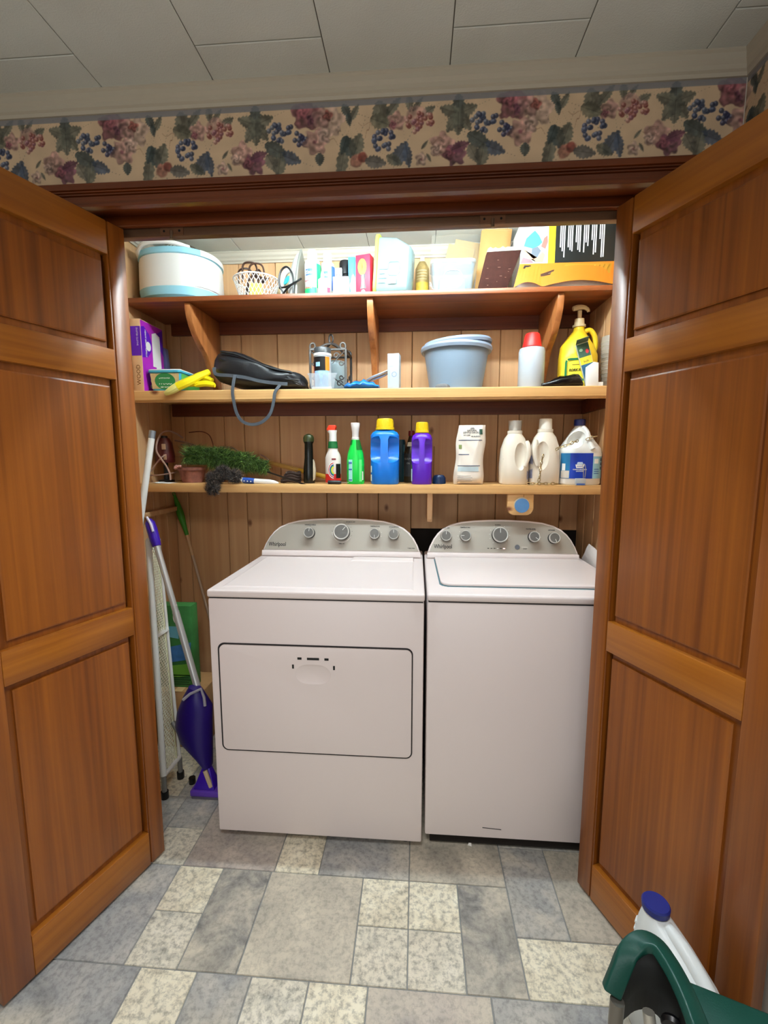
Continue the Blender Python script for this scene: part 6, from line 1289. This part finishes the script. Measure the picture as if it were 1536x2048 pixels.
MB().tube([BB.lerp(BT, .12), LA, LB], .010, 10).obj('leg', mat('grey_leg', (150,150,146), .4, metal=.5), t); MB().lathe([(.014, 0), (.014, .026)], n=12).obj('foot', BLACK, t, loc=(LB.x, LB.y, .001))
for q_ in (AB, BB): MB().tube([q_, Vector((q_.x, q_.y, .020))], .010, 10).obj('leg', mat('grey_leg', (150,150,146), .4, metal=.5), t); MB().lathe([(.015, 0), (.015, .03)], n=12).obj('foot', BLACK, t, loc=(q_.x, q_.y, .001))
# ---- cardboard box with the green carton on it
bx_ = at(344, 1400, 1.93); zt_ = at(360, 1383, 1.93).z
t = thing('cardboard_box', 'plain brown cardboard box on the floor behind the purple mop', 'box', (bx_.x-.07, 1.93, .001))
W_ = .22; box('carton', 0, W_, 0, .2, 0, zt_-.002, CARD, t, bevel=.002); box('tape', .08, .12, -.0008, .2, zt_-.0019, zt_-.0013, mat('tape_tan', (206,172,120), .4), t)
gb = at(338, 1300, 1.97); ge = at(384, 1300, 1.97); gt = at(350, 1212, 1.97).z
t = thing('green_carton', 'tall green printed carton standing on the cardboard box', 'box', (gb.x-.05, 1.97, zt_+.0005))
W_ = ge.x-gb.x+.055; Hh = gt-zt_; box('carton', 0, W_, 0, .06, 0, Hh, mat('leaf_green_card', (58,126,62), .5, var=.3, vscale=12), t, bevel=.001)
poly('blue_photo', [(.04, Hh*.30), (W_*.9, Hh*.35), (W_*.95, Hh*.56), (.06, Hh*.50)], -.0001, mat('blue_photo_ink', (70,128,190), .45, var=.3, vscale=30), t)
poly('sky_photo', [(.05, Hh*.62), (W_*.6, Hh*.60), (W_*.6, Hh*.75), (.05, Hh*.75)], -.0001, mat('sky_photo_ink', (110,180,200), .45), t)
poly('lime_swash', [(.04, Hh*.10), (W_*.98, Hh*.16), (W_*.98, Hh*.30), (.04, Hh*.26)], -.0001, mat('lime_swash', (110,176,60), .45), t)
poly('white_logo', ell(W_*.56, Hh*.86, .016, .03), -.0001, PAPER, t); poly('dark_logo', ell(W_*.56, Hh*.87, .008, .012), -.0008, BLACK, t)
text('WetJet', .024, (.055, -.0008, Hh*.42), PAPER, t) if False else None
for k in range(5): box('text_line', .055, W_-.02-.008*(k % 2), -.0007, -.0001, Hh*(.03+.028*k), Hh*(.042+.028*k), mat('deep_green_ink', (24,70,34), .5), t)
# ---- purple spray mop
MP = mat('mop_purple', (58,20,160), .35); MPD = mat('mop_purple_dark', (34,14,104), .38); POLE = mat('brushed_pole', (206,206,204), .32, metal=.55)
fz = onz(410, 1575, .03); t = thing('spray_mop', 'silver-poled purple spray mop leaning between the ironing board and the dryer', 'mop', (0, 0, 0))
P0 = at(298, 1038, 1.80); P1 = at(398, 1385, fz.y+.03)
g = P0.lerp(P1, .16); MB().tube([P0, P0.lerp(P1, .02), P0.lerp(P1, .06), P0.lerp(P1, .13), g], [.008, .019, .021, .020, .017], 14).obj('grip', MP, t)
MB().tube([P0+Vector((0, -.014, .01)), P0.lerp(P1, .03)+Vector((.012, -.018, .004)), P0.lerp(P1, .07)+Vector((.014, -.018, 0))], .005, 8).obj('trigger', mat('lavender_white', (222,214,236), .4), t)
j = P0.lerp(P1, .54); MB().tube([g, j], .0125, 14).obj('pole', POLE, t); MB().tube([j, P1], .0138, 14).obj('pole', POLE, t); MB().lathe([(.003, 0), (.003, .004)], n=10).obj('button', WHITE_PL, t, loc=(j.x+.011, j.y-.008, j.z+.03), rot=(R(90), 0, 0))
Yb = fz.y
def pr(x_, y_, Y): return at(x_, y_, Y)
secs = [((378,1372),(404,1378),.020),((368,1390),(412,1392),.034),((356,1420),(424,1410),.046),((352,1450),(436,1440),.05),((362,1480),(444,1470),.05),((392,1510),(444,1505),.042),((408,1530),(440,1530),.03)]
rs = []
for (xa, ya), (xb, yb), th in secs:
    a_, b_ = pr(xa, ya, Yb+.01), pr(min(xb, 424), yb, Yb+.01); c_ = (a_+b_)/2; hw = (b_-a_)/2; rs.append([c_+hw*math.cos(q_)+Vector((0, th*math.sin(q_), 0)) for q_ in [2*PI*k/20 for k in range(20)]])
MB().loft(rs).obj('housing', MPD, t, smooth=50)
MB().tube([pr(366,1400,Yb-.03), pr(380,1388,Yb-.02), pr(402,1378,Yb-.01), pr(408,1395,Yb-.015), pr(410,1412,Yb-.02)], .006, 8).obj('trim_band', mat('silver_trim', (186,184,196), .3, metal=.5), t)
q0 = pr(412, 1532, Yb+.005); b0 = onz(390, 1575, .03); 
MB().loft([[q0+Vector((-.012, -.012, 0)), q0+Vector((.020, -.012, 0)), q0+Vector((.020, .012, 0)), q0+Vector((-.012, .012, 0))], [Vector((b0.x+.004, Yb-.028, .040)), Vector((b0.x+.095, Yb-.028, .040)), Vector((b0.x+.095, Yb+.03, .040)), Vector((b0.x+.004, Yb+.03, .040))]]).obj('neck', MP, t, bevel=.004)
box('head', b0.x-.006, DX0-.006, Yb-.035, Yb+.05, .014, .0395, mat('mop_head_lilac', (96,58,170), .45), t, bevel=.005); box('pad', b0.x-.002, DX0-.010, Yb-.03, Yb+.045, .0015, .0135, mat('mop_pad', (90,84,100), .9), t)
MB().tube([q0+Vector((.006, -.022, -.004)), q0+Vector((.020, -.028, -.035)), q0+Vector((.030, -.026, -.07))], .009, 8).obj('hinge', mat('tan_clip2', (196,172,140), .5), t)
# ---- green-handled duster stick
t = thing('duster_stick', 'green-handled pale stick leaning on the back wall behind the dryer', 'stick', (0, 0, 0))
A = at(349, 990, 2.235); B = at(374, 1070, 2.225); C2 = at(411, 1205, 2.20); E_ = C2+(C2-B)*((C2.z-.004)/(B.z-C2.z)); E_.y = min(E_.y, 2.22); E_.y = max(E_.y, 2.15)
MB().tube(spline([A, A.lerp(B, .3), A.lerp(B, .55), A.lerp(B, .8), B], 4), [.006, .008, .010, .013, .015, .0165, .018, .018, .0175, .016, .0145, .013, .012, .011, .0105, .010, .0095][:17], 12).obj('handle', mat('leaf_green_plastic', (60,140,40), .4), t)
MB().tube([(A+Vector((.006*math.cos(q_), -.006, .006+.010*math.sin(q_)))) for q_ in np.linspace(0, 2*PI, 17)[:-1]], .0025, 6, closed=True).obj('hanging_eye', mat('leaf_green_plastic', (60,140,40), .4), t)
MB().tube([B, B.lerp(C2, .3)], .0078, 10).obj('ferrule', mat('tan_ferrule', (206,170,130), .5), t); MB().tube([B.lerp(C2, .3), C2, E_], .0065, 10).obj('stick', mat('pale_stick', (186,166,144), .5), t)
# ---- crumpled bag behind the washer
t = thing('plastic_bag', 'crumpled greyish plastic bag stuffed behind the washer at the right wall', 'bag', (0, 0, 0)); rs = []
for i, (px, py, Y, hh_) in enumerate(((1158,1118,2.05,.01),(1164,1102,2.02,.035),(1172,1118,1.98,.03),(1180,1128,1.93,.025),(1190,1140,1.88,.012))):
    p_ = at(px, py, Y); x_ = max(p_.x, WX1+.036)
    rs.append([(x_+.022*math.cos(q_)*(1+.2*math.sin(3*q_+i)), Y, DT-.03+hh_+(hh_+.02)*math.sin(q_)*(1+.15*math.sin(4*q_+i))) for q_ in [2*PI*k/14 for k in range(14)]])
MB().loft(rs).obj('bag', mat('grey_film', (206,196,190), .3), t, smooth=40)
box('contents', WX1+.012, XR-.022, 1.90, 2.06, .001, DT-.055, CARD, t)
# ================================================================== foreground: green step stool and white jug
GS = mat('dark_green_plastic', (6,66,56), .38, bump=.1, bscale=300); GSI = mat('hollow_black', (6,10,10), .6)
t = thing('step_stool', 'dark green plastic step stool with grey tube legs at the lower right', 'stool', (0, 0, 0))
zs = .42; path = [onz(1222, 1985, .345), onz(1236, 1950, .375), onz(1256, 1905, .412), onz(1284, 1884, .432), onz(1312, 1892, .438), onz(1334, 1920, .436), onz(1356, 1958, .432), onz(1380, 2010, .428), onz(1402, 2070, .424), onz(1420, 2130, .424)]
S_ = spline(path, 5); m_ = len(S_)
MB().tube(S_, 0, flat=(.017, .010, (.35, -.1, .9))).obj('rim', GS, t, smooth=50, bevel=.004)
seat = [onz(1352, 1950, zs), onz(1440, 1985, zs), onz(1540, 2025, zs), onz(1640, 2075, zs), onz(1640, 2300, zs), onz(1460, 2250, zs), onz(1410, 2110, zs), onz(1380, 2020, zs)]
MB().prism([(p_.x, p_.y) for p_ in seat], 'Z', zs-.02, zs).obj('seat', GS, t, bevel=.006, seg=3)
inner = [S_[i] for i in range(0, m_, 2)]
vs = [tuple(p_+Vector((.010, 0, -.006))) for p_ in inner]+[(p_.x+.016, p_.y, .285) for p_ in inner]; k = len(inner)
MB().add(vs, [(i, i+1, k+i+1, k+i) for i in range(k-1)]).obj('hollow_shade', GSI, t, solid=.006)  # black sheet stands in for the shade in the hollow under the rim
MB().tube([S_[-12]+Vector((.012, -.002, -.0025)), S_[-7]+Vector((.014, -.002, -.0025)), S_[-1]+Vector((.016, 0, -.0025))], .0015, 6).obj('mould_line', mat('paler_green', (40,110,98), .3), t)  # thin paler green line along the rim
LEG = mat('stool_tube', (120,116,108), .35, metal=.6)
f0 = onz(1222, 2000, .34); MB().tube([f0+Vector((.012, 0, .0)), Vector((f0.x-.008, f0.y-.03, .004))], .013, 12).obj('leg', LEG, t)
f1 = onz(1285, 2040, .30); MB().tube([f1+Vector((.01, 0, .02)), Vector((f1.x+.02, f1.y-.12, .004))], .011, 12).obj('leg', mat('stool_tube_pale', (196,192,180), .35, metal=.5), t)
for x_, y_ in ((seat[3].x, seat[3].y), (seat[4].x, seat[4].y), (seat[5].x, seat[5].y)): MB().tube([(x_-.02, y_+.01, zs-.021), (x_-.02, y_+.01, .004)], .012, 12).obj('leg', LEG, t)
f2 = onz(1345, 2045, .33); MB().lathe([(.018, 0), (.020, .006), (.016, .012)], n=16).obj('rivet', BLACK, t, loc=(f2.x, f2.y, f2.z), rot=(R(90), 0, R(-30)))
# jug: long axis runs along the right door
cp = onz(1322, 1812, .325); ang = math.atan2(RN[1]-RF[1], RN[0]-RF[0])
t = thing('laundry_jug', 'white laundry jug with a dark blue cap beside the green stool', 'jug', (cp.x-.012, cp.y, .001), ang)
JW = mat('jug_white', (226,232,232), .38)
# local x towards the camera along the door
def jr(z_, x0_, x1_, hy, p=3.0): return ring((x0_+x1_)/2, 0, z_, (x1_-x0_)/2, hy, 32, p)
jb = MB().loft([jr(0, -.038, .205, .046), jr(.006, -.042, .21, .05), jr(.12, -.042, .21, .052), jr(.20, -.040, .19, .050, 2.8), jr(.245, -.038, .150, .044, 2.6), jr(.28, -.034, .095, .036, 2.4), jr(.302, -.028, .045, .029, 2.2), jr(.312, -.024, .026, .024, 2)]).obj('body', JW, t)
MB().tube(spline([(.030, 0, .302), (.072, 0, .292), (.115, 0, .268), (.155, 0, .236), (.185, 0, .20)]), [.013+.004*math.sin(PI*i/24) for i in range(25)], 12).obj('handle', JW, t)
for k in range(4): MB().tube([(-.0335-.0012*k+.006, -.026, .258-.020*k), (-.0355-.0012*k, -.012, .258-.020*k), (-.0358-.0012*k, .012, .258-.020*k), (-.0335-.0012*k+.006, .026, .258-.020*k)], .0034, 6).obj('rib', JW, t)
MB().loft([ring(.0, 0, z_, r_, r_*.98, 28) for z_, r_ in ((.3125, .026), (.316, .030), (.330, .031), (.334, .028))]).obj('cap', mat('royal_blue_cap', (30,40,120), .35), t)
